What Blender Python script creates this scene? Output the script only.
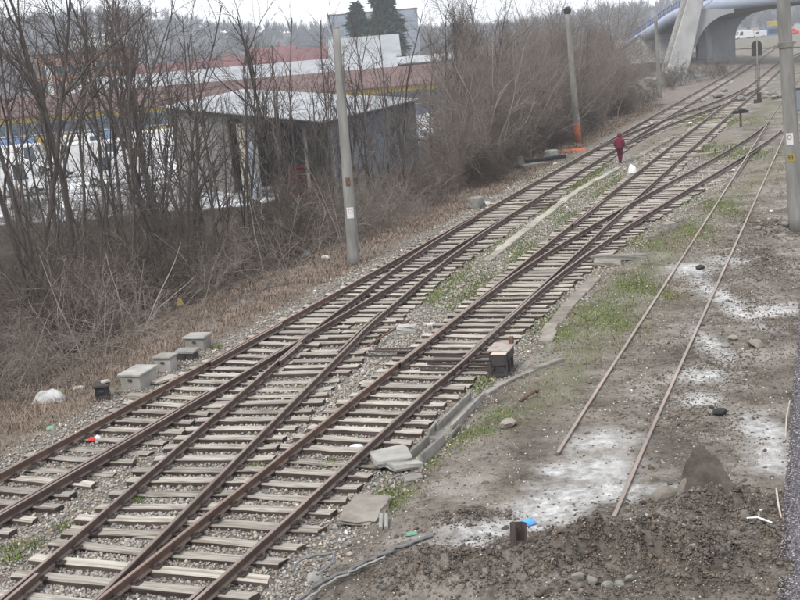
import bpy, bmesh, math, random
import numpy as np
from mathutils import Vector, Matrix, Euler

# ------------------------------------------------------------------ scene, camera, light
S = bpy.context.scene
for o in list(bpy.data.objects): bpy.data.objects.remove(o)
C = S.collection
cam_d = bpy.data.cameras.new('camera'); cam = bpy.data.objects.new('camera', cam_d); C.objects.link(cam)
cam_d.sensor_width = 36.0; cam_d.lens = 54.0; cam_d.clip_start = 0.1; cam_d.clip_end = 6000
cam.matrix_world = Matrix.Translation((0, 0, 7.596)) @ Matrix.Rotation(math.pi/2 - 0.21105, 4, 'X') @ Matrix.Rotation(-0.08264, 4, 'Z')
S.camera = cam

SUN_EL, SUN_AZ = math.radians(50), math.radians(215)      # azimuth clockwise from +Y
w = bpy.data.worlds.new('World'); S.world = w; w.use_nodes = True
nt = w.node_tree; nt.nodes.clear()
out = nt.nodes.new('ShaderNodeOutputWorld'); bg = nt.nodes.new('ShaderNodeBackground')
sky = nt.nodes.new('ShaderNodeTexSky'); sky.sky_type = 'NISHITA'; sky.sun_disc = False
sky.sun_elevation = SUN_EL; sky.sun_rotation = SUN_AZ; sky.dust_density = 4.0; sky.air_density = 1.0
mx = nt.nodes.new('ShaderNodeMix'); mx.data_type = 'RGBA'; mx.inputs[0].default_value = 0.90
nt.links.new(sky.outputs[0], mx.inputs[6]); mx.inputs[7].default_value = (9.3, 9.5, 9.9, 1)   # overcast cloud deck
nt.links.new(mx.outputs[2], bg.inputs[0]); bg.inputs[1].default_value = 0.094
nt.links.new(bg.outputs[0], out.inputs[0])
sd = bpy.data.lights.new('sun', 'SUN'); sd.energy = 1.5; sd.angle = math.radians(12); sd.color = (1.0, 0.97, 0.93)
sun = bpy.data.objects.new('sun', sd); C.objects.link(sun)
dv = Vector((math.sin(SUN_AZ)*math.cos(SUN_EL), math.cos(SUN_AZ)*math.cos(SUN_EL), math.sin(SUN_EL)))
sun.rotation_euler = dv.to_track_quat('Z', 'Y').to_euler(); sun.location = (0, 0, 60)
S.view_settings.view_transform = 'Standard'; S.view_settings.look = 'None'
S.view_settings.exposure = 0.92; S.view_settings.gamma = 1.0; S.view_settings.use_curve_mapping = False
S.render.engine = 'CYCLES'
S.cycles.max_bounces = 5; S.cycles.diffuse_bounces = 3; S.cycles.glossy_bounces = 2; S.cycles.volume_bounces = 1

rng = np.random.default_rng(7); random.seed(7)

# ------------------------------------------------------------------ helpers
def tag(o, label=None, cat=None, group=None, kind=None):
    if label: o['label'] = label
    if cat: o['category'] = cat
    if group: o['group'] = group
    if kind: o['kind'] = kind
    return o
def empty(name, loc=(0, 0, 0), rz=0.0, parent=None):
    o = bpy.data.objects.new(name, None); C.objects.link(o); o.empty_display_size = 0.2
    o.location = loc; o.rotation_euler = (0, 0, rz)
    if parent: o.parent = parent
    return o
def link(name, me, mat=None, parent=None, loc=None, rot=None, scale=None):
    o = bpy.data.objects.new(name, me); C.objects.link(o)
    if mat is not None and len(me.materials) == 0: me.materials.append(mat)
    if parent: o.parent = parent
    if loc is not None: o.location = loc
    if rot is not None: o.rotation_euler = rot
    if scale is not None: o.scale = scale
    return o
def copy_tree(o, parent=None):
    c = o.copy(); C.objects.link(c); c.parent = parent
    for ch in list(o.children): copy_tree(ch, c)
    return c
def np_mesh(name, V, F, smooth=False, attrs=None):
    """V (n,3) array; F (m,k) array with k = 3 or 4"""
    V = np.asarray(V, np.float32); F = np.asarray(F, np.int32); k = F.shape[1]
    me = bpy.data.meshes.new(name)
    me.vertices.add(len(V)); me.vertices.foreach_set('co', V.ravel())
    me.loops.add(F.size); me.loops.foreach_set('vertex_index', F.ravel())
    me.polygons.add(len(F)); me.polygons.foreach_set('loop_start', np.arange(0, F.size, k, dtype=np.int32))
    if smooth: me.polygons.foreach_set('use_smooth', np.ones(len(F), bool))
    me.update(calc_edges=True)
    for an, arr in (attrs or {}).items():
        arr = np.asarray(arr, np.float32)
        if arr.ndim == 1:
            a = me.attributes.new(an, 'FLOAT', 'POINT'); a.data.foreach_set('value', arr)
        else:
            a = me.attributes.new(an, 'FLOAT_COLOR', 'POINT'); a.data.foreach_set('color', arr.ravel())
    return me
class MB:
    """collects simple solids into ONE mesh"""
    def __init__(s): s.v = []; s.f = []; s.m = []
    def add(s, vs, fs, mi=0):
        n = len(s.v); s.v += [tuple(v) for v in vs]; s.f += [tuple(i+n for i in f) for f in fs]; s.m += [mi]*len(fs)
    def box(s, c, d, rz=0.0, mi=0, M=None, taper=1.0):
        hx, hy, hz_ = d[0]/2, d[1]/2, d[2]/2; cs, sn = math.cos(rz), math.sin(rz); vs = []
        for z in (-1, 1):
            t = taper if z > 0 else 1.0
            for x, y in ((-1, -1), (1, -1), (1, 1), (-1, 1)):
                px, py = x*hx*t, y*hy*t
                v = Vector((c[0]+px*cs-py*sn, c[1]+px*sn+py*cs, c[2]+z*hz_))
                vs.append(M @ v if M else v)
        s.add(vs, [(3, 2, 1, 0), (4, 5, 6, 7), (0, 1, 5, 4), (1, 2, 6, 5), (2, 3, 7, 6), (3, 0, 4, 7)], mi); return s
    def cyl(s, p, q, r0, r1=None, n=10, mi=0, caps=True):
        p, q = Vector(p), Vector(q); r1 = r0 if r1 is None else r1
        d = (q-p).normalized(); a = d.orthogonal().normalized(); b = d.cross(a)
        vs = [p+(a*math.cos(2*math.pi*i/n)+b*math.sin(2*math.pi*i/n))*r0 for i in range(n)]
        vs += [q+(a*math.cos(2*math.pi*i/n)+b*math.sin(2*math.pi*i/n))*r1 for i in range(n)]
        fs = [(i, (i+1) % n, n+(i+1) % n, n+i) for i in range(n)]
        if caps: fs += [tuple(range(n-1, -1, -1)), tuple(range(n, 2*n))]
        s.add(vs, fs, mi); return s
    def prism(s, poly, axis, a, b, mi=0):
        """polygon (u,v) extruded along axis: 'y' -> (u,a..b,v); 'x' -> (a..b,u,v); 'z' -> (u,v,a..b)"""
        n = len(poly)
        mk = {'y': lambda u, v, t: (u, t, v), 'x': lambda u, v, t: (t, u, v), 'z': lambda u, v, t: (u, v, t)}[axis]
        vs = [mk(u, v, a) for u, v in poly]+[mk(u, v, b) for u, v in poly]
        s.add(vs, [tuple(range(n)), tuple(range(2*n-1, n-1, -1))]+[(i, n+i, n+(i+1) % n, (i+1) % n) for i in range(n)], mi); return s
    def quad(s, *vs, mi=0): s.add(vs, [tuple(range(len(vs)))], mi); return s
    def mesh(s, name, mats, smooth=False, bevel=0.0, jitter=0.0, weld=False):
        me = bpy.data.meshes.new(name); me.from_pydata(s.v, [], s.f)
        for m in (mats if isinstance(mats, (list, tuple)) else [mats]): me.materials.append(m)
        me.polygons.foreach_set('material_index', s.m)
        bm = bmesh.new(); bm.from_mesh(me); bmesh.ops.recalc_face_normals(bm, faces=bm.faces)
        if bevel: bmesh.ops.bevel(bm, geom=bm.edges[:], offset=bevel, segments=1, affect='EDGES', clamp_overlap=True)
        if jitter:
            for v in bm.verts: v.co += Vector((random.uniform(-1, 1), random.uniform(-1, 1), random.uniform(-1, 1)))*jitter
        bm.to_mesh(me); bm.free()
        if smooth: me.polygons.foreach_set('use_smooth', [True]*len(me.polygons))
        me.update(); return me
    def obj(s, name, mats, parent=None, loc=None, rot=None, **k):
        return link(name, s.mesh(name, mats, **k), None, parent, loc, rot)

def hsh(ix, iy, seed):
    h = (ix*374761393+iy*668265263+seed*1274126177) & 0xFFFFFFFF
    h = ((h ^ (h >> 13))*1274126177) & 0xFFFFFFFF
    return ((h ^ (h >> 16)) & 0xFFFF)/65535.0
def vnoise(x, y, seed=0):
    x = np.asarray(x, float); y = np.asarray(y, float)
    ix = np.floor(x).astype(np.int64); iy = np.floor(y).astype(np.int64); fx = x-ix; fy = y-iy
    fx = fx*fx*(3-2*fx); fy = fy*fy*(3-2*fy)
    a = hsh(ix, iy, seed); b = hsh(ix+1, iy, seed); c = hsh(ix, iy+1, seed); d = hsh(ix+1, iy+1, seed)
    return (a*(1-fx)+b*fx)*(1-fy)+(c*(1-fx)+d*fx)*fy
def fbm(x, y, s, seed=0, oc=4):
    t = 0; a = 0.5
    for k in range(oc): t = t+a*vnoise(np.asarray(x)*s*2**k, np.asarray(y)*s*2**k, seed+k); a *= 0.5
    return t/(1-0.5**oc)
def sst(a, b, x): t = np.clip((x-a)/(b-a), 0, 1); return t*t*(3-2*t)

# ------------------------------------------------------------------ materials
def nodes_of(name):
    m = bpy.data.materials.new(name); m.use_nodes = True
    return m, m.node_tree, m.node_tree.nodes['Principled BSDF']
def ramp(t, cols, pos=None):
    r = t.nodes.new('ShaderNodeValToRGB'); e = r.color_ramp.elements
    while len(e) < len(cols): e.new(0.5)
    for i, c in enumerate(cols):
        e[i].position = pos[i] if pos else 0.28+0.44*i/max(1, len(cols)-1); e[i].color = (*c, 1)
    return r
def noise(t, scale, vec=None, detail=6, rough=0.6):
    n = t.nodes.new('ShaderNodeTexNoise'); n.inputs['Scale'].default_value = scale
    n.inputs['Detail'].default_value = detail; n.inputs['Roughness'].default_value = rough
    if vec is not None: t.links.new(vec, n.inputs['Vector'])
    return n
def mixc(t, fac, a, b, mode='MIX'):
    m = t.nodes.new('ShaderNodeMix'); m.data_type = 'RGBA'; m.blend_type = mode
    for sock, v in ((m.inputs[0], fac), (m.inputs[6], a), (m.inputs[7], b)):
        if hasattr(v, 'is_linked') or hasattr(v, 'links'): t.links.new(v, sock)
        elif isinstance(v, (int, float)): sock.default_value = v
        else: sock.default_value = (*v, 1)
    return m.outputs[2]
def math_(t, op, a, b=0.0, clamp=False):
    m = t.nodes.new('ShaderNodeMath'); m.operation = op; m.use_clamp = clamp
    for i, v in enumerate((a, b)):
        if hasattr(v, 'links'): t.links.new(v, m.inputs[i])
        else: m.inputs[i].default_value = v
    return m.outputs[0]
def mat(name, cols, scale=3.0, rough=0.9, bump=0.3, bscale=None, stretch=(1, 1, 1), rand=0.2, tint=False, spec=0.25, metal=0.0, dist=0.02, stain=None):
    m, t, b = nodes_of(name)
    tc = t.nodes.new('ShaderNodeTexCoord'); oi = t.nodes.new('ShaderNodeObjectInfo')
    mp = t.nodes.new('ShaderNodeMapping'); mp.inputs['Scale'].default_value = stretch
    t.links.new(tc.outputs['Object'], mp.inputs['Vector'])
    ro = math_(t, 'MULTIPLY', oi.outputs['Random'], 37.0)
    cx = t.nodes.new('ShaderNodeCombineXYZ')
    for i in range(3): t.links.new(ro, cx.inputs[i])
    t.links.new(cx.outputs[0], mp.inputs['Location'])
    n = noise(t, scale, mp.outputs[0]); r = ramp(t, cols); t.links.new(n.outputs[0], r.inputs[0]); col = r.outputs[0]
    if stain:
        n3 = noise(t, stain[1], mp.outputs[0], 4); rr = ramp(t, [(0, 0, 0), (1, 1, 1)], [stain[2], stain[2]+0.14]); t.links.new(n3.outputs[0], rr.inputs[0])
        col = mixc(t, rr.outputs[0], col, stain[0])
    if rand:
        f = math_(t, 'MULTIPLY_ADD', oi.outputs['Random'], 2*rand); t.nodes[-1].inputs[2].default_value = 1-rand
        gg = t.nodes.new('ShaderNodeCombineXYZ')
        for i in range(3): t.links.new(f, gg.inputs[i])
        col = mixc(t, 1.0, col, gg.outputs[0], 'MULTIPLY')
    if tint:
        a = t.nodes.new('ShaderNodeAttribute'); a.attribute_name = 'tint'
        col = mixc(t, 1.0, col, a.outputs['Color'], 'MULTIPLY')
    t.links.new(col, b.inputs['Base Color'])
    b.inputs['Roughness'].default_value = rough; b.inputs['Metallic'].default_value = metal
    b.inputs['Specular IOR Level'].default_value = spec
    if bump:
        n2 = noise(t, bscale or scale*4, mp.outputs[0], 5, 0.65)
        bp = t.nodes.new('ShaderNodeBump'); bp.inputs['Strength'].default_value = bump; bp.inputs['Distance'].default_value = dist
        t.links.new(n2.outputs[0], bp.inputs['Height']); t.links.new(bp.outputs[0], b.inputs['Normal'])
    return m
def sleeper_mat():
    m, t, b = nodes_of('weathered_sleeper_wood')
    tc = t.nodes.new('ShaderNodeTexCoord'); oi = t.nodes.new('ShaderNodeObjectInfo'); ge = t.nodes.new('ShaderNodeNewGeometry')
    mp = t.nodes.new('ShaderNodeMapping'); mp.inputs['Scale'].default_value = (1.2, 14, 14)
    t.links.new(tc.outputs['Object'], mp.inputs['Vector'])
    cx = t.nodes.new('ShaderNodeCombineXYZ'); ro = math_(t, 'MULTIPLY', oi.outputs['Random'], 50.0)
    for i in range(3): t.links.new(ro, cx.inputs[i])
    t.links.new(cx.outputs[0], mp.inputs['Location'])
    n = noise(t, 1.6, mp.outputs[0], 8, 0.7)
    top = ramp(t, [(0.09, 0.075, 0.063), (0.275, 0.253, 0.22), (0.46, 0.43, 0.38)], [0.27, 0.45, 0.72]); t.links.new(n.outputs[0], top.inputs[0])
    side = ramp(t, [(0.028, 0.020, 0.019), (0.11, 0.085, 0.075)]); t.links.new(n.outputs[0], side.inputs[0])  # creosote-dark sides, with shade also mixed into the colour
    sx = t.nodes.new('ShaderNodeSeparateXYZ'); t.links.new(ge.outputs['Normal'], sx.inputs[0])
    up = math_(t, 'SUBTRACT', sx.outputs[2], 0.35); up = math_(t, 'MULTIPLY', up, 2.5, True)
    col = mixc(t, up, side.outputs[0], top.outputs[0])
    n2 = noise(t, 0.9, mp.outputs[0], 3); st = ramp(t, [(0.62, 0.58, 0.55), (1, 1, 1)], [0.33, 0.5]); t.links.new(n2.outputs[0], st.inputs[0])
    col = mixc(t, 1.0, col, st.outputs[0], 'MULTIPLY')
    f = math_(t, 'MULTIPLY_ADD', oi.outputs['Random'], 0.55); t.nodes[-1].inputs[2].default_value = 0.72
    gg = t.nodes.new('ShaderNodeCombineXYZ')
    for i in range(3): t.links.new(f, gg.inputs[i])
    col = mixc(t, 1.0, col, gg.outputs[0], 'MULTIPLY')
    t.links.new(col, b.inputs['Base Color']); b.inputs['Roughness'].default_value = 0.9; b.inputs['Specular IOR Level'].default_value = 0.15
    bp = t.nodes.new('ShaderNodeBump'); bp.inputs['Strength'].default_value = 0.7; bp.inputs['Distance'].default_value = 0.012
    t.links.new(n.outputs[0], bp.inputs['Height']); t.links.new(bp.outputs[0], b.inputs['Normal'])
    return m
def rail_mat(name, side, topc):
    m, t, b = nodes_of(name)
    tc = t.nodes.new('ShaderNodeTexCoord'); ge = t.nodes.new('ShaderNodeNewGeometry')
    n = noise(t, 2.2, tc.outputs['Object'], 8, 0.7); n2 = noise(t, 0.35, tc.outputs['Object'], 3)
    r = ramp(t, [tuple(c*0.6 for c in side), side, tuple(min(1, c*1.6) for c in side)]); t.links.new(n.outputs[0], r.inputs[0])
    r2 = ramp(t, [tuple(c*0.75 for c in topc), topc, tuple(min(1, c*1.35) for c in topc)]); t.links.new(n2.outputs[0], r2.inputs[0])
    sx = t.nodes.new('ShaderNodeSeparateXYZ'); t.links.new(ge.outputs['Normal'], sx.inputs[0])
    up = math_(t, 'SUBTRACT', sx.outputs[2], 0.9); up = math_(t, 'MULTIPLY', up, 12.0, True)
    col = mixc(t, up, r.outputs[0], r2.outputs[0])
    t.links.new(col, b.inputs['Base Color']); b.inputs['Roughness'].default_value = 0.62; b.inputs['Specular IOR Level'].default_value = 0.3
    bp = t.nodes.new('ShaderNodeBump'); bp.inputs['Strength'].default_value = 0.4; bp.inputs['Distance'].default_value = 0.006
    n3 = noise(t, 30, tc.outputs['Object'], 3); t.links.new(n3.outputs[0], bp.inputs['Height']); t.links.new(bp.outputs[0], b.inputs['Normal'])
    return m
def ground_mat():
    """masks on the sheet say where ballast, dry grass soil, turf, lime dust, concrete yard and packed track lie"""
    m, t, b = nodes_of('ground_soil')
    tc = t.nodes.new('ShaderNodeTexCoord'); V = tc.outputs['Object']
    a1 = t.nodes.new('ShaderNodeAttribute'); a1.attribute_name = 'm1'; a2 = t.nodes.new('ShaderNodeAttribute'); a2.attribute_name = 'm2'
    s1 = t.nodes.new('ShaderNodeSeparateColor'); t.links.new(a1.outputs['Color'], s1.inputs[0])
    s2 = t.nodes.new('ShaderNodeSeparateColor'); t.links.new(a2.outputs['Color'], s2.inputs[0])
    nb = noise(t, 0.7, V, 8, 0.62); nm = noise(t, 5.0, V, 8, 0.68); nf = noise(t, 26.0, V, 5, 0.7)
    big = ramp(t, [(0.10, 0.086, 0.072), (0.18, 0.16, 0.137), (0.27, 0.248, 0.222)], [0.36, 0.5, 0.64]); t.links.new(nb.outputs[0], big.inputs[0])
    mid = ramp(t, [(0.5, 0.48, 0.46), (1, 1, 1), (1.0, 0.98, 0.95)], [0.32, 0.5, 0.7]); t.links.new(nm.outputs[0], mid.inputs[0])
    col = mixc(t, 1.0, big.outputs[0], mid.outputs[0], 'MULTIPLY')
    fin = ramp(t, [(0.55, 0.54, 0.53), (0.95, 0.95, 0.95), (1.0, 1.0, 1.0)], [0.3, 0.52, 0.6]); t.links.new(nf.outputs[0], fin.inputs[0])
    col = mixc(t, 1.0, col, fin.outputs[0], 'MULTIPLY')
    peb = t.nodes.new('ShaderNodeTexVoronoi'); peb.inputs['Scale'].default_value = 17.0; t.links.new(V, peb.inputs['Vector'])
    pr = ramp(t, [(1, 1, 1), (0, 0, 0)], [0.10, 0.2]); t.links.new(peb.outputs['Distance'], pr.inputs[0])
    sp = t.nodes.new('ShaderNodeSeparateColor'); t.links.new(peb.outputs['Color'], sp.inputs[0])
    pm = math_(t, 'GREATER_THAN', sp.outputs[0], 0.78); pm = math_(t, 'MULTIPLY', pm, pr.outputs[0])
    pc = ramp(t, [(0.17, 0.15, 0.13), (0.42, 0.39, 0.35)], [0, 1]); t.links.new(sp.outputs[1], pc.inputs[0])
    col = mixc(t, pm, col, pc.outputs[0])
    def fac(mask, k, w=0.16, src=nm):
        x = math_(t, 'SUBTRACT', src.outputs[0], 0.5); x = math_(t, 'MULTIPLY', x, k); x = math_(t, 'ADD', mask, x)
        x = math_(t, 'SUBTRACT', x, 0.5-w); return math_(t, 'DIVIDE', x, 2*w, True)
    # ballast
    vo = t.nodes.new('ShaderNodeTexVoronoi'); vo.inputs['Scale'].default_value = 21.0; t.links.new(V, vo.inputs['Vector'])
    sv = t.nodes.new('ShaderNodeSeparateColor'); t.links.new(vo.outputs['Color'], sv.inputs[0])
    bc = ramp(t, [(0.12, 0.105, 0.093), (0.22, 0.196, 0.172), (0.38, 0.35, 0.312)], [0, 0.55, 1]); t.links.new(sv.outputs[0], bc.inputs[0])
    vd = ramp(t, [(1, 1, 1), (0.35, 0.34, 0.33)], [0.28, 0.62]); t.links.new(vo.outputs['Distance'], vd.inputs[0])
    bcol = mixc(t, 1.0, bc.outputs[0], vd.outputs[0], 'MULTIPLY'); bcol = mixc(t, 0.45, bcol, (0.205, 0.18, 0.152))
    col = mixc(t, fac(s1.outputs[0], 0.7), col, bcol)
    # dry grass litter
    dg = ramp(t, [(0.085, 0.072, 0.061), (0.165, 0.14, 0.12), (0.24, 0.207, 0.178)], [0.34, 0.5, 0.68]); t.links.new(nm.outputs[0], dg.inputs[0])
    col = mixc(t, fac(s1.outputs[1], 0.6), col, dg.outputs[0])
    # turf
    tg = ramp(t, [(0.05, 0.06, 0.024), (0.095, 0.115, 0.04), (0.17, 0.17, 0.085)], [0.32, 0.5, 0.7]); t.links.new(nf.outputs[0], tg.inputs[0])
    gf = math_(t, 'MULTIPLY', fac(s1.outputs[2], 1.7, 0.2), 0.8)
    col = mixc(t, gf, col, tg.outputs[0])
    # lime / cement dust
    nl = noise(t, 1.1, V, 7, 0.7); lf = fac(s2.outputs[0], 1.5, 0.38, nl); lc = ramp(t, [(0.27, 0.265, 0.255), (0.42, 0.42, 0.415), (0.62, 0.62, 0.62)], [0.38, 0.54, 0.7]); t.links.new(nm.outputs[0], lc.inputs[0])
    cr = noise(t, 9.0, V, 6, 0.75); crr = ramp(t, [(0.6, 0.6, 0.6), (1, 1, 1)], [0.40, 0.56]); t.links.new(cr.outputs[0], crr.inputs[0]); lf = math_(t, 'MULTIPLY', lf, crr.outputs[0]); lf = math_(t, 'MULTIPLY', lf, 0.95)
    col = mixc(t, lf, col, lc.outputs[0])
    dug = t.nodes.new('ShaderNodeAttribute'); dug.attribute_name = 'dug'
    dc = ramp(t, [(0.04, 0.033, 0.026), (0.085, 0.07, 0.057), (0.14, 0.12, 0.10)], [0.34, 0.5, 0.66]); t.links.new(nm.outputs[0], dc.inputs[0])
    col = mixc(t, math_(t, 'MULTIPLY', fac(dug.outputs['Fac'], 0.9, 0.3), 0.9), col, dc.outputs[0])
    # pale yard concrete
    yc = ramp(t, [(0.10, 0.10, 0.10), (0.34, 0.345, 0.355), (0.56, 0.57, 0.585)], [0.38, 0.46, 0.56]); t.links.new(nb.outputs[0], yc.inputs[0])
    col = mixc(t, fac(s2.outputs[1], 0.6), col, yc.outputs[0])
    # dark leaf mould under the brush
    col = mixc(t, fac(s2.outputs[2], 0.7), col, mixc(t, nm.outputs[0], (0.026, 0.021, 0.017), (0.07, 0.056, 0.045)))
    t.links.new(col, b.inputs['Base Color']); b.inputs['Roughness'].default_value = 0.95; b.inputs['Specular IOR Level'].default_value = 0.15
    h = math_(t, 'MULTIPLY_ADD', nf.outputs[0], 0.5); t.links.new(nm.outputs[0], t.nodes[-1].inputs[2])
    bp = t.nodes.new('ShaderNodeBump'); bp.inputs['Strength'].default_value = 0.8; bp.inputs['Distance'].default_value = 0.05
    t.links.new(h, bp.inputs['Height']); t.links.new(bp.outputs[0], b.inputs['Normal'])
    return m

M = {}
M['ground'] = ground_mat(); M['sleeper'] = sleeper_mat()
M['rail'] = rail_mat('rusty_rail', (0.068, 0.045, 0.036), (0.185, 0.145, 0.125))
M['rail_red'] = rail_mat('red_rusty_rail', (0.09, 0.055, 0.042), (0.20, 0.145, 0.118))
M['rail_spur'] = rail_mat('spur_rail', (0.12, 0.09, 0.075), (0.25, 0.205, 0.175))
M['stone'] = mat('ballast_stone', [(0.15, 0.135, 0.118), (0.26, 0.238, 0.21), (0.36, 0.335, 0.30)], 9, tint=True, rand=0, bump=0.2)
M['clod'] = mat('earth_clods', [(0.06, 0.049, 0.04), (0.115, 0.097, 0.08), (0.175, 0.152, 0.13)], 7, tint=True, rand=0, bump=0.5)
M['concrete'] = mat('old_concrete', [(0.135, 0.128, 0.114), (0.20, 0.191, 0.172), (0.26, 0.25, 0.228)], 2.5, bump=0.4, bscale=20, stain=((0.2, 0.19, 0.15), 1.2, 0.6))
M['concrete_pale'] = mat('pale_concrete', [(0.19, 0.184, 0.168), (0.27, 0.262, 0.243), (0.34, 0.332, 0.312)], 2.5, bump=0.35, bscale=18, stain=((0.28, 0.26, 0.22), 1.7, 0.62))
M['pole'] = mat('grey_pole_concrete', [(0.125, 0.122, 0.112), (0.19, 0.186, 0.172), (0.245, 0.24, 0.225)], 1.6, bump=0.25, bscale=24, stretch=(2, 2, 0.35), rand=0.08, stain=((0.10, 0.095, 0.085), 1.3, 0.57))
M['bridge'] = mat('bridge_concrete', [(0.20, 0.205, 0.21), (0.26, 0.265, 0.27), (0.31, 0.315, 0.32)], 0.35, bump=0.1, rand=0.06, stretch=(1, 1, 0.6))
M['bridge_leg'] = mat('pylon_concrete', [(0.24, 0.24, 0.235), (0.31, 0.31, 0.305), (0.37, 0.37, 0.365)], 0.5, bump=0.1, rand=0.05)
M['deck'] = mat('painted_deck_edge', [(0.27, 0.31, 0.38), (0.33, 0.37, 0.44)], 0.3, rough=0.5, bump=0.05, rand=0.05)
M['blue'] = mat('blue_paint', [(0.025, 0.05, 0.22), (0.04, 0.08, 0.32)], 2, rough=0.5, bump=0.05)
M['iron'] = mat('dark_iron', [(0.028, 0.025, 0.025), (0.06, 0.05, 0.047)], 5, rough=0.65, bump=0.3, spec=0.3)
M['rust'] = mat('rusty_iron', [(0.06, 0.035, 0.028), (0.11, 0.062, 0.045), (0.18, 0.11, 0.075)], 6, rough=0.8, bump=0.4)
M['fasten'] = mat('dark_fastening_iron', [(0.04, 0.032, 0.03), (0.075, 0.055, 0.05)], 6, rough=0.8, bump=0.2)
M['rust_top'] = mat('rust_and_grey_paint', [(0.26, 0.22, 0.19), (0.38, 0.34, 0.31), (0.30, 0.17, 0.10)], 2.4, rough=0.7, bump=0.2)
M['dry'] = mat('dry_grass', [(0.165, 0.128, 0.104), (0.275, 0.216, 0.176)], 1.1, tint=True, rand=0, bump=0, rough=1.0, spec=0.1)
M['grass'] = mat('green_grass', [(0.05, 0.082, 0.02), (0.098, 0.145, 0.036)], 2, tint=True, rand=0, bump=0, rough=0.9, spec=0.15)
M['bark'] = mat('grey_brown_bark', [(0.04, 0.034, 0.03), (0.072, 0.061, 0.054), (0.11, 0.095, 0.084)], 5, rand=0.22, bump=0.4, stretch=(1, 1, 0.3))
M['twig'] = mat('twig_bark', [(0.065, 0.054, 0.048), (0.12, 0.10, 0.09)], 0.6, rand=0.2, bump=0)
M['brush'] = mat('brush_stems', [(0.065, 0.053, 0.044), (0.145, 0.12, 0.10)], 0.5, rand=0.45, bump=0)
M['bramble'] = mat('bramble_stems', [(0.07, 0.056, 0.047), (0.15, 0.124, 0.104), (0.32, 0.28, 0.24)], 0.9, rand=0.25, bump=0)
M['pale_bark'] = mat('pale_dead_stems', [(0.20, 0.18, 0.16), (0.32, 0.295, 0.265)], 0.8, rand=0.2, bump=0)
M['mauve'] = mat('mauve_brush_stems', [(0.12, 0.101, 0.088), (0.215, 0.182, 0.16)], 0.4, rand=0.18, bump=0)
M['asphalt'] = mat('coarse_asphalt', [(0.03, 0.029, 0.036), (0.07, 0.066, 0.08), (0.19, 0.18, 0.21)], 30, rough=0.85, bump=0.9, bscale=34, dist=0.02, rand=0)
M['white'] = mat('white_plastic', [(0.5, 0.5, 0.5), (0.6, 0.6, 0.6)], 3, rough=0.6, bump=0.1)
M['litter'] = mat('dirty_white_litter', [(0.40, 0.40, 0.39), (0.62, 0.62, 0.61)], 6, rough=0.7, bump=0.2)
M['bag_blue'] = mat('blue_plastic', [(0.06, 0.25, 0.62), (0.12, 0.36, 0.75)], 5, rough=0.5, bump=0.1)
M['bag_green'] = mat('green_plastic', [(0.10, 0.22, 0.165), (0.15, 0.29, 0.225)], 5, rough=0.5, bump=0.1)
M['orange'] = mat('orange_red_paint', [(0.36, 0.085, 0.03), (0.46, 0.125, 0.05)], 4, bump=0.2)
M['yellow'] = mat('yellow_paint', [(0.28, 0.205, 0.045), (0.36, 0.275, 0.075)], 3, bump=0.05)
M['red'] = mat('red_paint', [(0.42, 0.03, 0.03), (0.55, 0.06, 0.05)], 3, bump=0.05)
M['black'] = mat('black_rubber', [(0.014, 0.014, 0.015), (0.035, 0.035, 0.037)], 6, bump=0.2)
M['cable'] = mat('grey_cable', [(0.10, 0.10, 0.105), (0.17, 0.17, 0.175)], 6, rough=0.6, bump=0.1)
M['duct'] = mat('mossy_concrete', [(0.20, 0.185, 0.15), (0.28, 0.262, 0.215), (0.35, 0.33, 0.28)], 2.0, bump=0.4, bscale=20, stain=((0.13, 0.13, 0.085), 1.6, 0.58))
M['slab'] = mat('earthy_slab', [(0.12, 0.105, 0.088), (0.19, 0.17, 0.145), (0.26, 0.24, 0.21)], 2.5, bump=0.6, bscale=12)
M['darkslab'] = mat('dark_earthy_slab', [(0.03, 0.026, 0.022), (0.06, 0.051, 0.043), (0.095, 0.082, 0.07)], 3.5, bump=0.8, bscale=14, dist=.04)
M['burgundy'] = mat('burgundy_cloth', [(0.075, 0.010, 0.020), (0.115, 0.016, 0.028)], 9, rough=0.9, bump=0.2)
M['burgundy2'] = mat('burgundy_trousers', [(0.052, 0.008, 0.018), (0.08, 0.012, 0.024)], 9, rough=0.9, bump=0.2)
M['skin'] = mat('skin', [(0.48, 0.28, 0.21), (0.55, 0.33, 0.25)], 20, rough=0.6, bump=0)
M['metal_roof'] = mat('pale_metal_roof', [(0.20, 0.21, 0.22), (0.285, 0.295, 0.305)], 0.5, rough=0.5, bump=0.05)
M['roof_brown'] = mat('red_brown_roof', [(0.075, 0.045, 0.041), (0.105, 0.063, 0.057), (0.135, 0.09, 0.082)], 0.25, bump=0.1, stretch=(0.4, 1, 1))
M['roof_red'] = mat('red_roof_tiles', [(0.105, 0.048, 0.05), (0.145, 0.075, 0.075)], 0.5, bump=0.1)
M['brick'] = mat('orange_brick', [(0.22, 0.115, 0.08), (0.28, 0.16, 0.115)], 1.5, bump=0.2)
M['bluegrey'] = mat('blue_grey_cladding', [(0.15, 0.175, 0.205), (0.205, 0.23, 0.262)], 0.5, bump=0.05, stretch=(1, 1, 0.3))
M['depot_blue'] = mat('depot_blue', [(0.10, 0.17, 0.30), (0.16, 0.24, 0.38)], 0.6, bump=0.05)
M['dull_wall'] = mat('dull_grey_wall', [(0.11, 0.105, 0.10), (0.17, 0.16, 0.15), (0.24, 0.23, 0.21)], 0.6, bump=0.2)
M['render_white'] = mat('white_render', [(0.36, 0.36, 0.35), (0.45, 0.45, 0.44)], 0.5, bump=0.05)
M['apartment'] = mat('haze_tinted_render', [(0.16, 0.185, 0.22), (0.20, 0.225, 0.26)], 0.3, bump=0)  # blue grey of distance haze mixed into the wall colour
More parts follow.
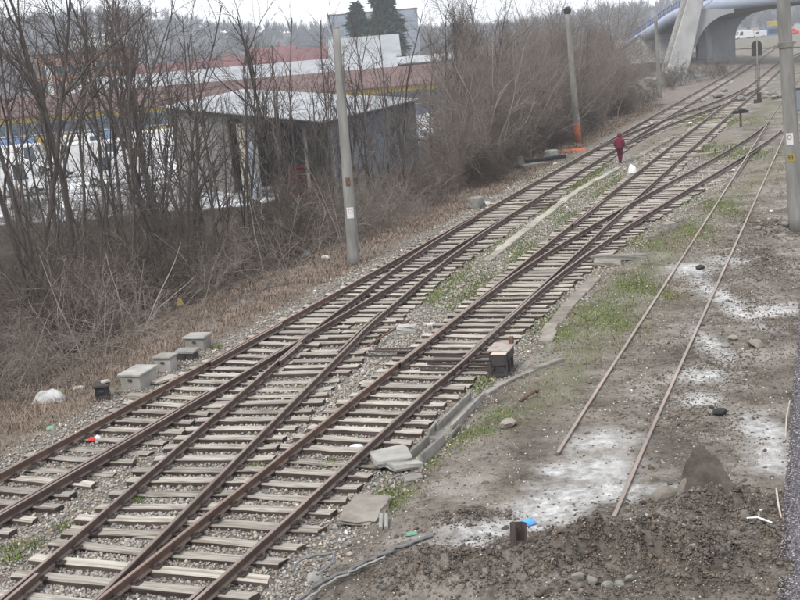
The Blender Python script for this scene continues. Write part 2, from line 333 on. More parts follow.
M['hill'] = mat('wooded_hill', [(0.045, 0.045, 0.045), (0.085, 0.08, 0.078)], 0.03, bump=0.6, bscale=0.15, dist=4, rand=0)
M['needle'] = mat('dark_needles', [(0.014, 0.03, 0.018), (0.03, 0.055, 0.03)], 1.2, rand=0.1, bump=0)
m_, t_, b_ = nodes_of('window_glass'); b_.inputs['Base Color'].default_value = (0.05, 0.07, 0.09, 1); b_.inputs['Roughness'].default_value = 0.08; M['glass'] = m_

# ------------------------------------------------------------------ track centre lines (metres; rail head at z = 0)
def curve(kn):
    kn = np.array(kn, float); Y = kn[:, 1]; X = kn[:, 0]; d = np.gradient(X, Y)
    def f(y):
        y = np.asarray(y, float); i = np.clip(np.searchsorted(Y, y)-1, 0, len(Y)-2); h = Y[i+1]-Y[i]; u = (y-Y[i])/h
        hm = (2*u**3-3*u**2+1)*X[i]+(u**3-2*u**2+u)*h*d[i]+(-2*u**3+3*u**2)*X[i+1]+(u**3-u**2)*h*d[i+1]
        lo = X[0]+(y-Y[0])*d[0]; hi = X[-1]+(y-Y[-1])*d[-1]
        return np.where(u < 0, lo, np.where(u > 1, hi, hm))
    return f
cL = curve([(-9.10, 18), (-8.278, 20), (-7.455, 22), (-6.636, 24), (-5.821, 26), (-4.204, 30), (-2.604, 34), (-1.019, 38), (0.946, 43), (3.675, 50), (7.547, 60), (11.406, 70), (17.196, 85), (21.063, 95), (25.711, 107), (30.75, 120), (36.558, 135), (42.345, 150), (49.997, 170), (57.541, 190), (68.567, 220), (80, 251), (91, 281)])
_d2 = curve([(0.0, 60), (0.03, 57), (0.075, 55), (0.085, 52), (0.15, 49), (0.26, 46), (0.43, 43), (0.68, 40), (1.10, 36), (1.42, 33), (1.90, 30), (2.38, 27), (2.87, 24), (3.22, 22), (3.56, 20), (3.90, 18), (4.22, 16), (4.5, 14)][::-1])
cL2 = lambda y: cL(y)+np.where(np.asarray(y, float) > 60, 0, _d2(y))
cR = curve([(-5.70, 12), (-4.913, 14), (-4.126, 16), (-3.342, 18), (-2.561, 20), (-1.011, 24), (0.526, 28), (2.054, 32), (3.576, 36), (5.097, 40), (7.377, 46), (10.809, 55), (14.647, 65), (19.286, 77), (26.3, 95), (36.07, 120), (47.658, 150), (60.0, 182), (71.0, 208), (78, 222), (84, 235), (86, 248), (84, 262), (79, 280)])
_dr = curve([(0.0, 26), (0.075, 28), (0.08, 30), (0.085, 32), (0.10, 34), (0.14, 36), (0.22, 38), (0.36, 40), (0.625, 43), (0.95, 46), (1.46, 50), (2.16, 55), (2.89, 60), (3.59, 65), (4.22, 70), (4.93, 77), (5.38, 85)])
cS = curve([(1.60, 16), (2.355, 18), (3.849, 22), (5.74, 27), (8.404, 34), (11.829, 43), (14.488, 50), (18.277, 60), (22.063, 70), (27.75, 85), (36.154, 107), (48.221, 138), (60, 168)])
cR2 = lambda y: np.where(np.asarray(y, float) > 84, cS(y), np.where(np.asarray(y, float) < 26, cR(y), cR(y)+_dr(y)))
cX = curve([(9.477, 65), (11.42, 70), (13.40, 75), (15.50, 80), (17.80, 85), (20.25, 90), (22.85, 95), (25.5, 100), (29.231, 107), (33.2, 115), (37.75, 125), (41.90, 135), (45.76, 145)])
def side(c, off, y):
    y = np.asarray(y, float); x = c(y); dx = (c(y+0.05)-c(y-0.05))/0.1; L = np.sqrt(1+dx*dx)
    return np.stack([x+off/L, y-off*dx/L], -1)

# ------------------------------------------------------------------ terrain
GREEN = [(1.79, 26.54, 0.35, 0.53), (0.86, 22.72, 0.27, 0.66), (0.31, 21.57, 0.18, 0.5), (5.41, 31.89, 1.06, 2.17), (4.09, 30.39, 0.56, 1.38), (6.89, 35.1, 0.58, 1.58), (2.24, 38.14, 0.89, 2.18), (4.61, 44.01, 0.81, 2.9), (1.24, 36.2, 0.48, 1.12), (7.12, 52.01, 0.69, 2.89), (9.83, 59.05, 0.69, 2.98), (11.37, 63.37, 0.63, 2.57), (8.96, 63.26, 1.58, 3.42), (9.07, 42.22, 0.63, 1.52), (10.85, 43.58, 0.73, 2.03), (13.42, 48.82, 0.61, 2.55), (20.41, 70.67, 1.18, 4.27), (18.75, 72.25, 0.84, 3.35), (25.56, 92.31, 1.54, 5.46), (7.17, 34.99, 0.29, 1.31), (11.31, 69.33, 0.92, 2.57), (1.37, 22.84, 0.38, 0.45), (-0.38, 19.56, 0.13, 0.33), (-0.28, 20.0, 0.33, 0.43), (1.86, 23.75, 0.4, 0.6), (5.66, 30.4, 0.35, 0.79), (7.68, 33.35, 0.28, 0.71)]
LIME = [(3.19, 20.04, 0.67, 0.6), (2.6, 19.11, 0.61, 0.47), (3.55, 21.59, 0.61, 0.5), (2.08, 18.42, 0.61, 0.43), (1.28, 17.77, 0.74, 0.47), (3.43, 19.02, 0.4, 0.39), (8.92, 32.16, 0.32, 2.87), (7.33, 27.65, 0.28, 1.31), (6.42, 25.27, 0.53, 0.55), (6.62, 21.39, 0.39, 0.88), (6.3, 19.81, 0.33, 0.75), (9.67, 30.61, 0.64, 0.7), (9.08, 36.57, 0.55, 0.86), (4.07, 18.87, 0.28, 0.23), (0.92, 17.26, 0.52, 0.32), (0.28, 16.83, 0.28, 0.24), (4.99, 17.19, 0.2, 0.38), (5.96, 23.52, 0.39, 0.35), (2.59, 20.19, 0.34, 0.35), (10.63, 37.62, 0.63, 0.76)]
MOUND = [(0.25, 16.0, 0.8, 0.75, 0.30), (2.1, 16.4, 0.9, 0.55, 0.34), (4.75, 17.9, 0.7, 0.55, 0.40), (3.45, 16.7, 0.9, 0.5, 0.34), (4.1, 15.6, 0.8, 0.6, 0.36), (0.83, 18.25, 0.5, 0.35, 0.14), (5.2, 16.9, 0.35, 0.5, 0.10), (1.6, 14.6, 1.2, 0.8, 0.22), (3.4, 21.9, 0.5, 0.3, 0.02), (13.6, 42.5, 0.8, 2.5, 0.18), (11.5, 37.5, 0.9, 2.0, 0.14), (10.5, 34.5, 0.7, 1.3, 0.10)]
def blobs(B, x, y):
    t = 0
    for b in B: t = np.maximum(t, np.exp(-((x-b[0])/b[2])**2-((y-b[1])/b[3])**2))
    return t
def zones(x, y):
    yc = np.clip(y, 5, 280)
    xl, xl2, xr, xr2 = cL(yc), cL2(np.clip(yc, 5, 58)), cR(yc), cR2(yc)
    k = 0.93
    dl = np.minimum(np.abs(x-xl), np.where(y < 60, np.abs(x-xl2), 99))*k
    dr = np.minimum(np.abs(x-xr), np.where(y < 70, np.abs(x-xr2), 99))*k
    sl = (xl-x)*k                                    # to the left of the left track
    sr = (x-np.maximum(xr, np.where(y < 85, xr2, xr)))*k   # to the right of the right tracks
    return dl, dr, sl, sr
def hz(x, y):
    x = np.asarray(x, float); y = np.asarray(y, float); dl, dr, sl, sr = zones(x, y)
    n1 = fbm(x, y, 0.35, 3)-0.5; n2 = fbm(x, y, 1.6, 9)-0.5; n3 = fbm(x, y, 4.5, 19, 3)-0.5
    z = -0.245+0*x
    z = z-0.045*(1-sst(1.3, 1.7, np.minimum(dl, dr)))
    earth = sst(1.7, 3.4, sr)
    z = z+earth*0.185+earth*(0.10*n1+0.07*n2+0.06*n3)
    mid = (1-sst(1.5, 2.2, np.minimum(dl, dr))); z = z+(1-mid)*(1-earth)*(0.05*n2+0.05*n1+0.03*n3)
    mid2 = sst(1.8, 2.6, np.minimum(dl, dr))*(1-earth)*(sl < 0); z = z+0.05*mid2
    for b in MOUND:
        g = np.exp(-((x-b[0])/b[2])**2-((y-b[1])/b[3])**2); z = z+b[4]*g*(1.1+1.8*n2+1.6*n3)*sst(1.2, 2.2, sr+1.0*(y < 20))
    near_s = np.exp(-((x-cS(np.clip(y, 15, 160)))/1.6)**6)*sst(18, 21, y)*earth
    z = z*(1-near_s)+near_s*(-0.055+0.04*n2+0.03*n3)
    drop = sst(4.6, 11.5, sl)*(1-sst(92, 130, y)*(1-sst(25, 45, sl)))
    z = z-1.8*drop-0.12*sst(2, 4.5, sl)+sst(2.0, 4.0, sl)*(0.15*n1+0.12*n2)*(1-drop*0.6)
    return z
def hz1(x, y): return float(hz(np.array([x]), np.array([y]))[0])
def axis(lo, hi, step, far, gr=1.13):
    a = list(np.arange(lo, hi+1e-6, step)); s = step; v = hi
    while v < far[1]: s *= gr; v += s; a.append(v)
    s = step; v = lo; b = []
    while v > far[0]: s *= gr; v -= s; b.append(v)
    return np.array(b[::-1]+a)
def build_ground():
    xs = axis(-13, 13, 0.13, (-1500, 1500)); ys = np.concatenate([axis(12.5, 45, 0.13, (-300, 46), 1.12)[:-2], axis(45.2, 75, 0.3, (45, 1500), 1.07)[1:]])
    ys = np.unique(np.round(ys, 3)); X, Y = np.meshgrid(xs, ys); nx, ny = len(xs), len(ys)
    Z = hz(X, Y); Z = np.where(np.hypot(X, Y) > 400, -0.3-1.2*sst(400, 700, np.hypot(X, Y)), Z)
    V = np.stack([X, Y, Z], -1).reshape(-1, 3)
    i = np.arange(nx*ny).reshape(ny, nx); F = np.stack([i[:-1, :-1], i[:-1, 1:], i[1:, 1:], i[1:, :-1]], -1).reshape(-1, 4)
    x, y = X.ravel(), Y.ravel(); dl, dr, sl, sr = zones(x, y); d = np.minimum(dl, dr)
    bal = (1-sst(1.5, 2.6, d))*(1-0.5*sst(70, 120, y)); bal = np.maximum(bal, 0.5*(sl < 0)*(sr < 0)*(d < 3))
    xd = np.abs(x-cX(np.clip(y, 65, 145)))*0.93; bal = np.maximum(bal, (1-sst(1.2, 2.2, xd))*(y > 70)*(y < 140)*0.7)
    dry = sst(1.7, 2.5, sl)*(1-0.4*sst(110, 150, y)); grn = blobs(GREEN, x, y)*0.95
    btw = (sl < 0)*(sr < 0)*sst(1.7, 2.4, d); grn = np.maximum(grn, 0.36*btw); dry = np.maximum(dry, 0.35*btw)
    grn = np.maximum(grn, (.40*sst(1.7, 2.6, sr)*(1-sst(3.4, 5.2, sr))+.12*(sr > 3))*sst(20.5, 24, y)); dry = np.maximum(dry, .42*sst(1.9, 2.8, sr)*(1-sst(3.5, 5.5, sr))*sst(20, 23, y)); grn = np.maximum(grn, 0.33*sst(1.9, 2.3, sl)*(1-sst(2.6, 3.4, sl)))
    grn = np.maximum(grn, 0.34*(y > 60)*(sr > 1.5))
    lime = blobs([(a, b, c*1.2, d*1.25) for a, b, c, d in LIME], x, y)*1.05; gp = np.exp(-((x-15-0.35*(y-50))/9)**2)*(y > 30)*0.05
    yard = sst(20, 24, sl)*(y < 147)*sst(79, 84, y+4*fbm(x, y, .2, 61))*sst(-85, -75, x)
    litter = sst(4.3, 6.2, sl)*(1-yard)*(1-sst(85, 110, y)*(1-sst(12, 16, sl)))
    one = np.ones_like(x); dug = np.maximum(blobs([(4.7, 17.7, .9, .75), (2.6, 16.6, 1.5, .8), (3.9, 15.8, 1.6, 1.1), (5.2, 17.3, .5, 1.0), (1.6, 17.3, .5, .35), (.9, 18.3, .5, .3)], x, y), .42*(sr > 2.5)*(y < 45)*sst(.5, .72, fbm(x, y, .45, 91)))
    bal = np.maximum(bal, .62*(y > 85)*(sl < 1.5)*(sr < 1.2))
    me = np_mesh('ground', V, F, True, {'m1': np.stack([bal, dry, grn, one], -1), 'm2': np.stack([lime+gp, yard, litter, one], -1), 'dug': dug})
    o = link('ground', me, M['ground']); tag(o, kind='structure'); return o
build_ground()

# ------------------------------------------------------------------ hills, far
def build_hills():
    x = np.linspace(-1250, 1300, 150); t = np.linspace(0, 1, 22); X, T = np.meshgrid(x, t); Y = 640+T*560+60*np.sin(X*0.004)
    prof = 30+22*sst(-40, -330, X)+6*(fbm(X, X*0, 0.01, 5)-0.5)*3; prof = prof*(1-0.45*sst(-120, 40, X)*(1-sst(120, 420, X)))
    Z = -3+prof*sst(0, 0.75, T)+(fbm(X, Y, 0.05, 6)-0.5)*7*T
    i = np.arange(X.size).reshape(X.shape); F = np.stack([i[:-1, :-1], i[:-1, 1:], i[1:, 1:], i[1:, :-1]], -1).reshape(-1, 4)
    o = link('hills', np_mesh('hills', np.stack([X, Y, Z], -1).reshape(-1, 3), F, True), M['hill']); tag(o, kind='structure')
    # far wood as one mass: fans of bare branches standing on the slope
    n = 6500; px = rng.uniform(-800, 900, n); pt = rng.uniform(0.02, 0.8, n); j = np.clip(((px+1250)/2550*149).astype(int), 0, 149); k = (pt*21).astype(int)
    P = np.stack([px, Y[k, j]+rng.uniform(-10, 10, n), Z[k, j]], -1); h = rng.uniform(7, 13, n); q = 34
    a = rng.uniform(0, 6.283, (n, q)); u = rng.random((n, q))**.5; zt = rng.uniform(.35, 1.0, (n, q)); rad = u*h[:, None]*.42*np.sqrt(np.clip(1-((zt-.6)/.42)**2, .05, 1))
    tip = P[:, None, :]+np.stack([np.cos(a)*rad, np.sin(a)*rad, zt*h[:, None]], -1); b0 = P[:, None, :]+np.stack([np.cos(a)*rad*.25, np.sin(a)*rad*.25, zt*h[:, None]*rng.uniform(.1, .55, (n, q))], -1)
    wv = rng.normal(0, .42, (n, q, 3)); V = np.stack([b0, b0+wv, tip], 2).reshape(-1, 3)
    o = link('far_wood', np_mesh('far_wood', V, np.arange(n*q*3).reshape(-1, 3), False), M['hill']); tag(o, 'far leafless wood covering the hillside behind the roofs', 'wood', kind='stuff')
build_hills()

# ------------------------------------------------------------------ rails and sleepers
PROF = [(-.068, -.165), (.068, -.165), (.066, -.150), (.013, -.133), (.012, -.048), (.036, -.036), (.037, -.007), (.030, 0), (-.030, 0), (-.037, -.007), (-.036, -.036), (-.012, -.048), (-.013, -.133), (-.066, -.150)]
def rail_pts(c, off, y0, y1):
    ys = [y0]
    while ys[-1] < y1: ys.append(min(y1, ys[-1]+max(0.6, ys[-1]*0.03)))
    return side(c, off, np.array(ys))
zoff = [0]
def sweep(name, P, material, parent, prof=PROF, dz=None, w=1.0):
    if dz is None: zoff[0] = (zoff[0]+1) % 6; dz = -0.0028*zoff[0]
    P = np.asarray(P, float); T = np.gradient(P, axis=0); T /= np.linalg.norm(T, axis=1)[:, None]; N = np.stack([T[:, 1], -T[:, 0]], -1)
    pr = np.array(prof); k = len(pr); n = len(P)
    wob = (vnoise(P[:, 1]*0.9, P[:, 0]*0, 77+zoff[0])-0.5)*0.012
    V = np.zeros((n, k, 3)); V[:, :, 0] = P[:, 0:1]+N[:, 0:1]*pr[None, :, 0]*w; V[:, :, 1] = P[:, 1:2]+N[:, 1:2]*pr[None, :, 0]*w; V[:, :, 2] = pr[None, :, 1]+dz+wob[:, None]
    vs = V.reshape(-1, 3).tolist(); fs = []
    for i in range(n-1):
        for j in range(k): a, b = i*k+j, i*k+(j+1) % k; fs.append((a, b, b+k, a+k))
    fs += [tuple(range(k-1, -1, -1)), tuple(range((n-1)*k, n*k))]
    me = bpy.data.meshes.new(name); me.from_pydata(vs, [], fs); me.update()
    return link(name, me, material, parent)
def meet(c1, o1, c2, o2, ys, sep, first=True):
    ys = np.array(ys); a = side(c1, o1, ys); b = side(c2, o2, ys); d = np.abs(a[:, 0]-b[:, 0])*0.93
    ok = ys[d > sep]; return float(ok[0] if first else ok[-1])
G = 0.7525
def sleeper_meshes():
    out = []
    for v in range(9):
        nseg = 9; V = []; W, Hh = random.uniform(0.225, 0.26), 0.16; sag = random.uniform(-0.012, 0.006); cut0, cut1 = random.uniform(-.04, .04), random.uniform(-.04, .04)
        if v >= 7: sag = -0.04
        for i in range(nseg+1):
            x = -1.25+2.5*i/nseg; zz = sag*(1-(x/1.25)**2)+random.uniform(-.006, .006); a = 0.0
            if i == 0: a = cut0
            if i == nseg: a = cut1
            dy = random.uniform(-.008, .008); b = 0.016+random.uniform(0, 0.012)
            ring = [(x+a, -W/2+dy, -Hh), (x+a, W/2+dy, -Hh), (x+a*.6, W/2+dy, zz-b), (x+a*.6, W/2+dy-b, zz), (x-a*.6, -W/2+dy+b, zz+random.uniform(-.004, .004)), (x-a*.6, -W/2+dy, zz-b)]
            V += ring
        F = []
        for i in range(nseg):
            for j in range(6): p, q = i*6+j, i*6+(j+1) % 6; F.append((p, q, q+6, p+6))
        F += [(5, 4, 3, 2, 1, 0), tuple(nseg*6+j for j in range(6))]
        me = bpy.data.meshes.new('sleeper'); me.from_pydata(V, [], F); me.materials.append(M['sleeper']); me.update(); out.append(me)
    return out
SLP = sleeper_meshes()
def lay_sleepers(track, c, y0, y1, rails, span=None, step=0.61, sink=0.0, keep=1.0, fast=True, lim=999):
    """c: curve the sleepers are square to; rails: list of (curve, offset, ymin, ymax); span(y) -> (left, right) metres across from c"""
    y = y0; fm = MB(); n = 0; far = MB()
    while y < y1:
        dx = float(c(y+0.05)-c(y-0.05))/0.1; L = math.hypot(1, dx); ang = math.atan2(-dx, 1)   # across direction
        l, r = span(y) if span else (-1.25, 1.25)
        l += random.uniform(-.10, .07); r += random.uniform(-.07, .12)
        mid = (l+r)/2; p = side(c, mid, y); a = ang+random.gauss(0, 0.014)
        if random.random() < keep:
            zt = -0.168-sink+random.uniform(-.02, .006)-(random.uniform(.02, .06) if random.random() < .12 else 0)
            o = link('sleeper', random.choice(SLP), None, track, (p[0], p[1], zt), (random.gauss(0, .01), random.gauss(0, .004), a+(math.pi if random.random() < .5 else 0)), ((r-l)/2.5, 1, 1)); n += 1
            if fast:
                for rc, off, ra, rb in rails:
                    if ra <= y <= rb:
                        q = side(rc, off, y); M4 = Matrix.Translation((q[0], q[1], 0)) @ Matrix.Rotation(ang, 4, 'Z')
                        fm.box((0, 0, -0.160), (0.34, 0.15, 0.022), M=M4)
                        for sgn in (-1, 1):
                            fm.box((sgn*0.085, 0, -0.137), (0.05, 0.10, 0.035), M=M4); fm.box((sgn*0.115, 0.01, -0.125), (0.035, 0.04, 0.06), M=M4)
        y += step*random.uniform(0.94, 1.06)/L
    if fm.v:
        o = fm.obj('rail_fastenings', M['fasten'], track); tag(o, kind='stuff')
    return n

ysr = np.arange(15, 150, 0.1)
# left track with its turnout
tL = tag(empty('railway_track', (0, 0, 0)), 'left railway track nearest the brush, running from the lower left corner to the bridge', 'railway track', 'railway tracks')
tL2 = tag(empty('railway_track', (0, 0, 0)), 'railway track branching off the left track toward the bottom left corner', 'railway track', 'railway tracks')
tR = tag(empty('railway_track', (0, 0, 0)), 'middle railway track running from bottom centre to the upper right past the white bag', 'railway track', 'railway tracks')
tR2 = tag(empty('railway_track', (0, 0, 0)), 'railway track curving off the middle track to the right toward the grey pole', 'railway track', 'railway tracks')
tS = tag(empty('railway_track', (0, 0, 0)), 'half buried siding of two bare rails in the dirt on the right', 'railway track', 'railway tracks')
tX = tag(empty('railway_track', (0, 0, 0)), 'far crossover track linking the left and middle tracks beyond the walking person', 'railway track', 'railway tracks')
A = rail_pts(cL, -G, 14, 275); sweep('rail', A, M['rail_red'], tL)
yD = 56.0
sweep('rail', np.concatenate([rail_pts(cL2, G, 11, yD), rail_pts(cL, G, yD+0.8, 275)]), M['rail'], tL)
yb = meet(cL, G, cL2, G, np.arange(15, 58, .1), 0.082, False); sweep('rail', rail_pts(cL, G, 14, yb), M['rail'], tL, w=0.9)
yc_ = meet(cL2, -G, cL, -G, np.arange(15, 58, .1), 0.082, False); sweep('rail', rail_pts(cL2, -G, 12, yc_), M['rail'], tL2, w=0.9)
sweep('check_rail', rail_pts(cL, G-0.115, 15, 27.4), M['rail'], tL); sweep('check_rail', rail_pts(cL2, G-0.11, 30.0, 34.2), M['rail'], tL2)
sweep('check_rail', rail_pts(cL, -G+0.11, 29.6, 33.4), M['rail'], tL)
sweep('wing_rail', rail_pts(cL2, -G+0.085, 29.2, 31.0), M['rail'], tL2); sweep('wing_rail', rail_pts(cL, G-0.085, 29.6, 31.2), M['rail'], tL)
sweep('check_rail', rail_pts(cL2, -G+0.11, 12.0, 17.35), M['rail'], tL2)
# middle track with its turnout
sweep('rail', rail_pts(cR, -G, 11, 275), M['rail_red'], tR)
sweep('rail', np.concatenate([rail_pts(cR, G, 11, 26), rail_pts(cR2, G, 26.8, 79)]), M['rail'], tR2)
y3 = meet(cR, G, cR2, G, np.arange(26, 60, .1), 0.074); sweep('rail', rail_pts(cR, G, y3, 275), M['rail'], tR, w=0.9)
y2 = meet(cR2, -G, cR, -G, np.arange(26, 60, .1), 0.074); sweep('rail', rail_pts(cR2, -G, y2, 150), M['rail'], tR2, w=0.9)
sweep('check_rail', rail_pts(cR, G-0.11, 11.5, 16.75), M['rail'], tR); sweep('check_rail', rail_pts(cR2, G-0.11, 47.0, 53.0), M['rail'], tR2); sweep('check_rail', rail_pts(cR, -G+0.11, 47.0, 53.0), M['rail'], tR)
# siding
ys1 = meet(cS, -G, cR2, -G, np.arange(60, 84, .1), 0.08, False)
sweep('rail', rail_pts(cS, -G, 20.7, ys1), M['rail_spur'], tS); sweep('rail', rail_pts(cS, G, 18.1, 150), M['rail_spur'], tS)
# crossover
xa = meet(cX, -G, cL, -G, np.arange(66, 100, .2), 0.11); xb = meet(cX, G, cL, G, np.arange(66, 100, .2), 0.11)
xc = meet(cX, -G, cR, -G, np.arange(100, 144, .2), 0.11, False); xd = meet(cX, G, cR, G, np.arange(100, 144, .2), 0.11, False)
sweep('rail', rail_pts(cX, -G, xa, xc), M['rail'], tX); sweep('rail', rail_pts(cX, G, xb, xd), M['rail'], tX)

FL = [(cL, -G, 0, 300), (cL, G, 0, yb), (cL, G, 57, 300)]
FLt = FL+[(cL2, G, 33, 57), (cL2, -G, 33, yc_)]
def dsep(f, g): return lambda y: float(f(y)-g(y))*0.93
d12 = dsep(cL2, cL); dr2 = dsep(cR2, cR)
lay_sleepers(tL, cL, 14.6, 34.5, FL)
lay_sleepers(tL, cL, 34.6, 59, FLt, lambda y: (-1.25, 1.25+d12(y)+(0.35 if y > 45 else 0.1)), step=0.57)
lay_sleepers(tL, cL, 59, 98, FL); lay_sleepers(tL, cL, 98, 150, [], sink=.055, keep=.75, fast=False)
lay_sleepers(tL2, cL2, 19.3, 34.2, [(cL2, -G, 0, 99), (cL2, G, 0, 99)])
drl = dsep(cR, cL2)
lay_sleepers(tR, cR, 11.8, 19.3, [(cR, -G, 0, 99), (cR, G, 0, 99), (cL2, -G, 0, 99), (cL2, G, 0, 99)], lambda y: (-1.3-abs(drl(y)), 1.3), step=0.62)
FR = [(cR, -G, 0, 300), (cR, G, 0, 300)]
lay_sleepers(tR, cR, 19.3, 26.9, FR, lambda y: (-1.2, 1.3))
lay_sleepers(tR, cR, 26.95, 47, FR+[(cR2, -G, 28, 99), (cR2, G, 28, 99)], lambda y: (-1.25, 1.35+dr2(y)), step=0.57)
lay_sleepers(tR, cR, 47.1, 92, FR); lay_sleepers(tR, cR, 92, 150, [], sink=.055, keep=.75, fast=False)
lay_sleepers(tR2, cR2, 48.2, 56, [(cR2, -G, 0, 99), (cR2, G, 0, 99)])
lay_sleepers(tR2, cR2, 56, 80, [], sink=0.06, keep=0.6, fast=False)
lay_sleepers(tS, cS, 24, 50, [], sink=-0.09, keep=0.16, fast=False, step=0.66)
lay_sleepers(tX, cX, 84, 110, [], sink=0.03, keep=0.6, fast=False)

# ------------------------------------------------------------------ loose stone and soil
ICO = np.array([(0, 0, -1), (.72, .53, -.45), (-.28, .85, -.45), (-.89, 0, -.45), (-.28, -.85, -.45), (.72, -.53, -.45), (.28, .85, .45), (-.72, .53, .45), (-.72, -.53, .45), (.28, -.85, .45), (.89, 0, .45), (0, 0, 1)])
ICF = np.array([(0, 2, 1), (1, 5, 0), (0, 3, 2), (0, 4, 3), (0, 5, 4), (1, 10, 5), (2, 6, 1), (3, 7, 2), (4, 8, 3), (5, 9, 4), (1, 6, 10), (2, 7, 6), (3, 8, 7), (4, 9, 8), (5, 10, 9), (6, 11, 10), (7, 11, 6), (8, 11, 7), (9, 11, 8), (10, 11, 9)])
OCT = np.array([(1, 0, 0), (0, 1, 0), (-1, 0, 0), (0, -1, 0), (0, 0, 1), (0, 0, -1)]); OCF = np.array([(0, 1, 4), (1, 2, 4), (2, 3, 4), (3, 0, 4), (1, 0, 5), (2, 1, 5), (3, 2, 5), (0, 3, 5)])
def scatter(name, P, size, tint, material, base=ICO, faces=ICF, flat=0.7, jit=0.3):
    n = len(P); k = len(base); a = rng.uniform(0, 6.283, n); c, s = np.cos(a), np.sin(a)
    B = base[None]*(1+rng.uniform(-jit, jit, (n, k, 3))); sc = size[:, None]*np.stack([rng.uniform(.7, 1.3, n), rng.uniform(.7, 1.3, n), rng.uniform(.7, 1.1, n)*flat], -1)
    B = B*sc[:, None, :]; tx, ty = rng.normal(0, .25, n), rng.normal(0, .25, n)
    X = B[..., 0]*c[:, None]-B[..., 1]*s[:, None]; Yy = B[..., 0]*s[:, None]+B[..., 1]*c[:, None]; Z = B[..., 2]+X*tx[:, None]+Yy*ty[:, None]
    V = P[:, None, :]+np.stack([X, Yy, Z], -1); F = (faces[None]+(np.arange(n)*k)[:, None, None]).reshape(-1, 3)
    T = np.repeat(np.concatenate([tint, np.ones((n, 1))], 1), k, 0)
    return link(name, np_mesh(name, V.reshape(-1, 3), F, False, {'tint': T}), material)
def tints(n, lo=0.6, hi=1.35, warm=0.06):
    b = rng.uniform(lo, hi, n); b = np.where(rng.random(n) < 0.06, b*1.7, b); wv = rng.normal(0, warm, n); return np.stack([b*(1+wv), b, b*(1-wv)], -1)
def ballast():
    n = 150000; y = 13+(rng.random(n)**1.9)*60; x = np.where(rng.random(n) < 0.5, cL(y), cR(y))+rng.uniform(-3.2, 4.6, n)
    dl, dr, sl, sr = zones(x, y); d = np.minimum(dl, dr); p = 1-sst(1.5, 2.5, d); p = np.maximum(p, 0.35*((sl < 0) & (sr < 0.5)))
    k = (rng.random(n) < p); x, y = x[k], y[k]
    s = rng.uniform(0.016, 0.038, len(x))*(1+0.008*y); s = np.where(rng.random(len(x)) < .02, s*1.7, s)
    P = np.stack([x, y, hz(x, y)+s*0.2+0.012*rng.random(len(x))], -1)
    tag(scatter('track_ballast', P, s, tints(len(x)), M['stone'], OCT, OCF, 0.8), 'loose grey crushed stone lying between the sleepers', 'ballast', kind='stuff')
ballast()
def clods():
    n = 46000; y = 13.5+(rng.random(n)**1.8)*38; x = cS(y)+rng.uniform(-4.5, 5.5, n)
    dl, dr, sl, sr = zones(x, y); mo = blobs([m[:4] for m in MOUND], x, y); p = sst(1.6, 2.6, sr+0.6*(y < 18))*np.clip(0.22+mo*1.0+0.5*sst(.5, .75, fbm(x, y, .6, 31)), 0, 1)
    p = p*(1-.85*np.clip(blobs(LIME, x, y)*1.3, 0, 1)); k = rng.random(n) < p; x, y, mo = x[k], y[k], mo[k]; s = rng.uniform(0.009, 0.026, len(x))*(1+0.006*y); s = np.where(rng.random(len(x)) < 0.04+0.06*mo, s*rng.uniform(1.6, 2.9, len(x)), s)
    P = np.stack([x, y, hz(x, y)+s*0.15], -1)
    tag(scatter('earth_clods', P, s, tints(len(x), 0.65, 1.3, 0.05), M['clod'], ICO, ICF, 0.75, 0.5), 'loose clods and pebbles of brown dug earth', 'earth', kind='stuff')
    n = 5200; y = 14+(rng.random(n)**1.4)*40; x = cS(y)+rng.uniform(-4.2, 5.5, n); dl, dr, sl, sr = zones(x, y); k = (sr > 1.8) & (rng.random(n) > blobs(LIME, x, y)*1.2); x, y = x[k], y[k]
    s = rng.uniform(0.008, 0.02, len(x))*(1+0.008*y); P = np.stack([x, y, hz(x, y)+s*0.3], -1)
    tag(scatter('pale_pebbles', P, s, tints(len(x), 1.1, 2.1, 0.05), M['stone'], OCT, OCF, 0.7), 'small pale pebbles and rubble bits strewn over the dirt', 'pebbles', kind='stuff')
clods()
def spoil():
    x, y = [], []
    for bx, by, rx, ry, m in [(4.7, 17.7, .9, .75, 7000), (2.6, 16.6, 1.5, .8, 11000), (3.9, 15.8, 1.6, 1.1, 11000), (5.2, 17.3, .45, 1.0, 4500), (1.6, 17.3, .5, .35, 2500), (.9, 18.3, .5, .3, 2200), (.3, 16.2, .9, .8, 6000), (13.4, 42.5, .8, 2.6, 1800), (11.3, 37, 1.0, 3, 2500), (9.3, 31, 1.0, 4, 3000), (5.6, 22.5, 1.0, 2.4, 2200), (7.0, 26, 1.0, 2.4, 2200)]:
        x.append(bx+rng.normal(0, rx*.6, m)); y.append(by+rng.normal(0, ry*.6, m))
    x = np.concatenate(x); y = np.concatenate(y); k = (zones(x, y)[3] > 1.75) & (rng.random(len(x)) > blobs(LIME, x, y)*.8); x, y = x[k], y[k]
    sz = rng.uniform(.008, .024, len(x))*(1+.012*(y-15)); sz = np.where(rng.random(len(x)) < .05, sz*rng.uniform(1.5, 2.6, len(x)), sz)
    tag(scatter('spoil_crumbs', np.stack([x, y, hz(x, y)+sz*.2], -1), sz, tints(len(x), .5, 1.25, .05), M['clod'], OCT, OCF, .85, .45), 'dark crumbly spoil covering the dug heaps at the lower right', 'spoil', kind='stuff')
spoil()
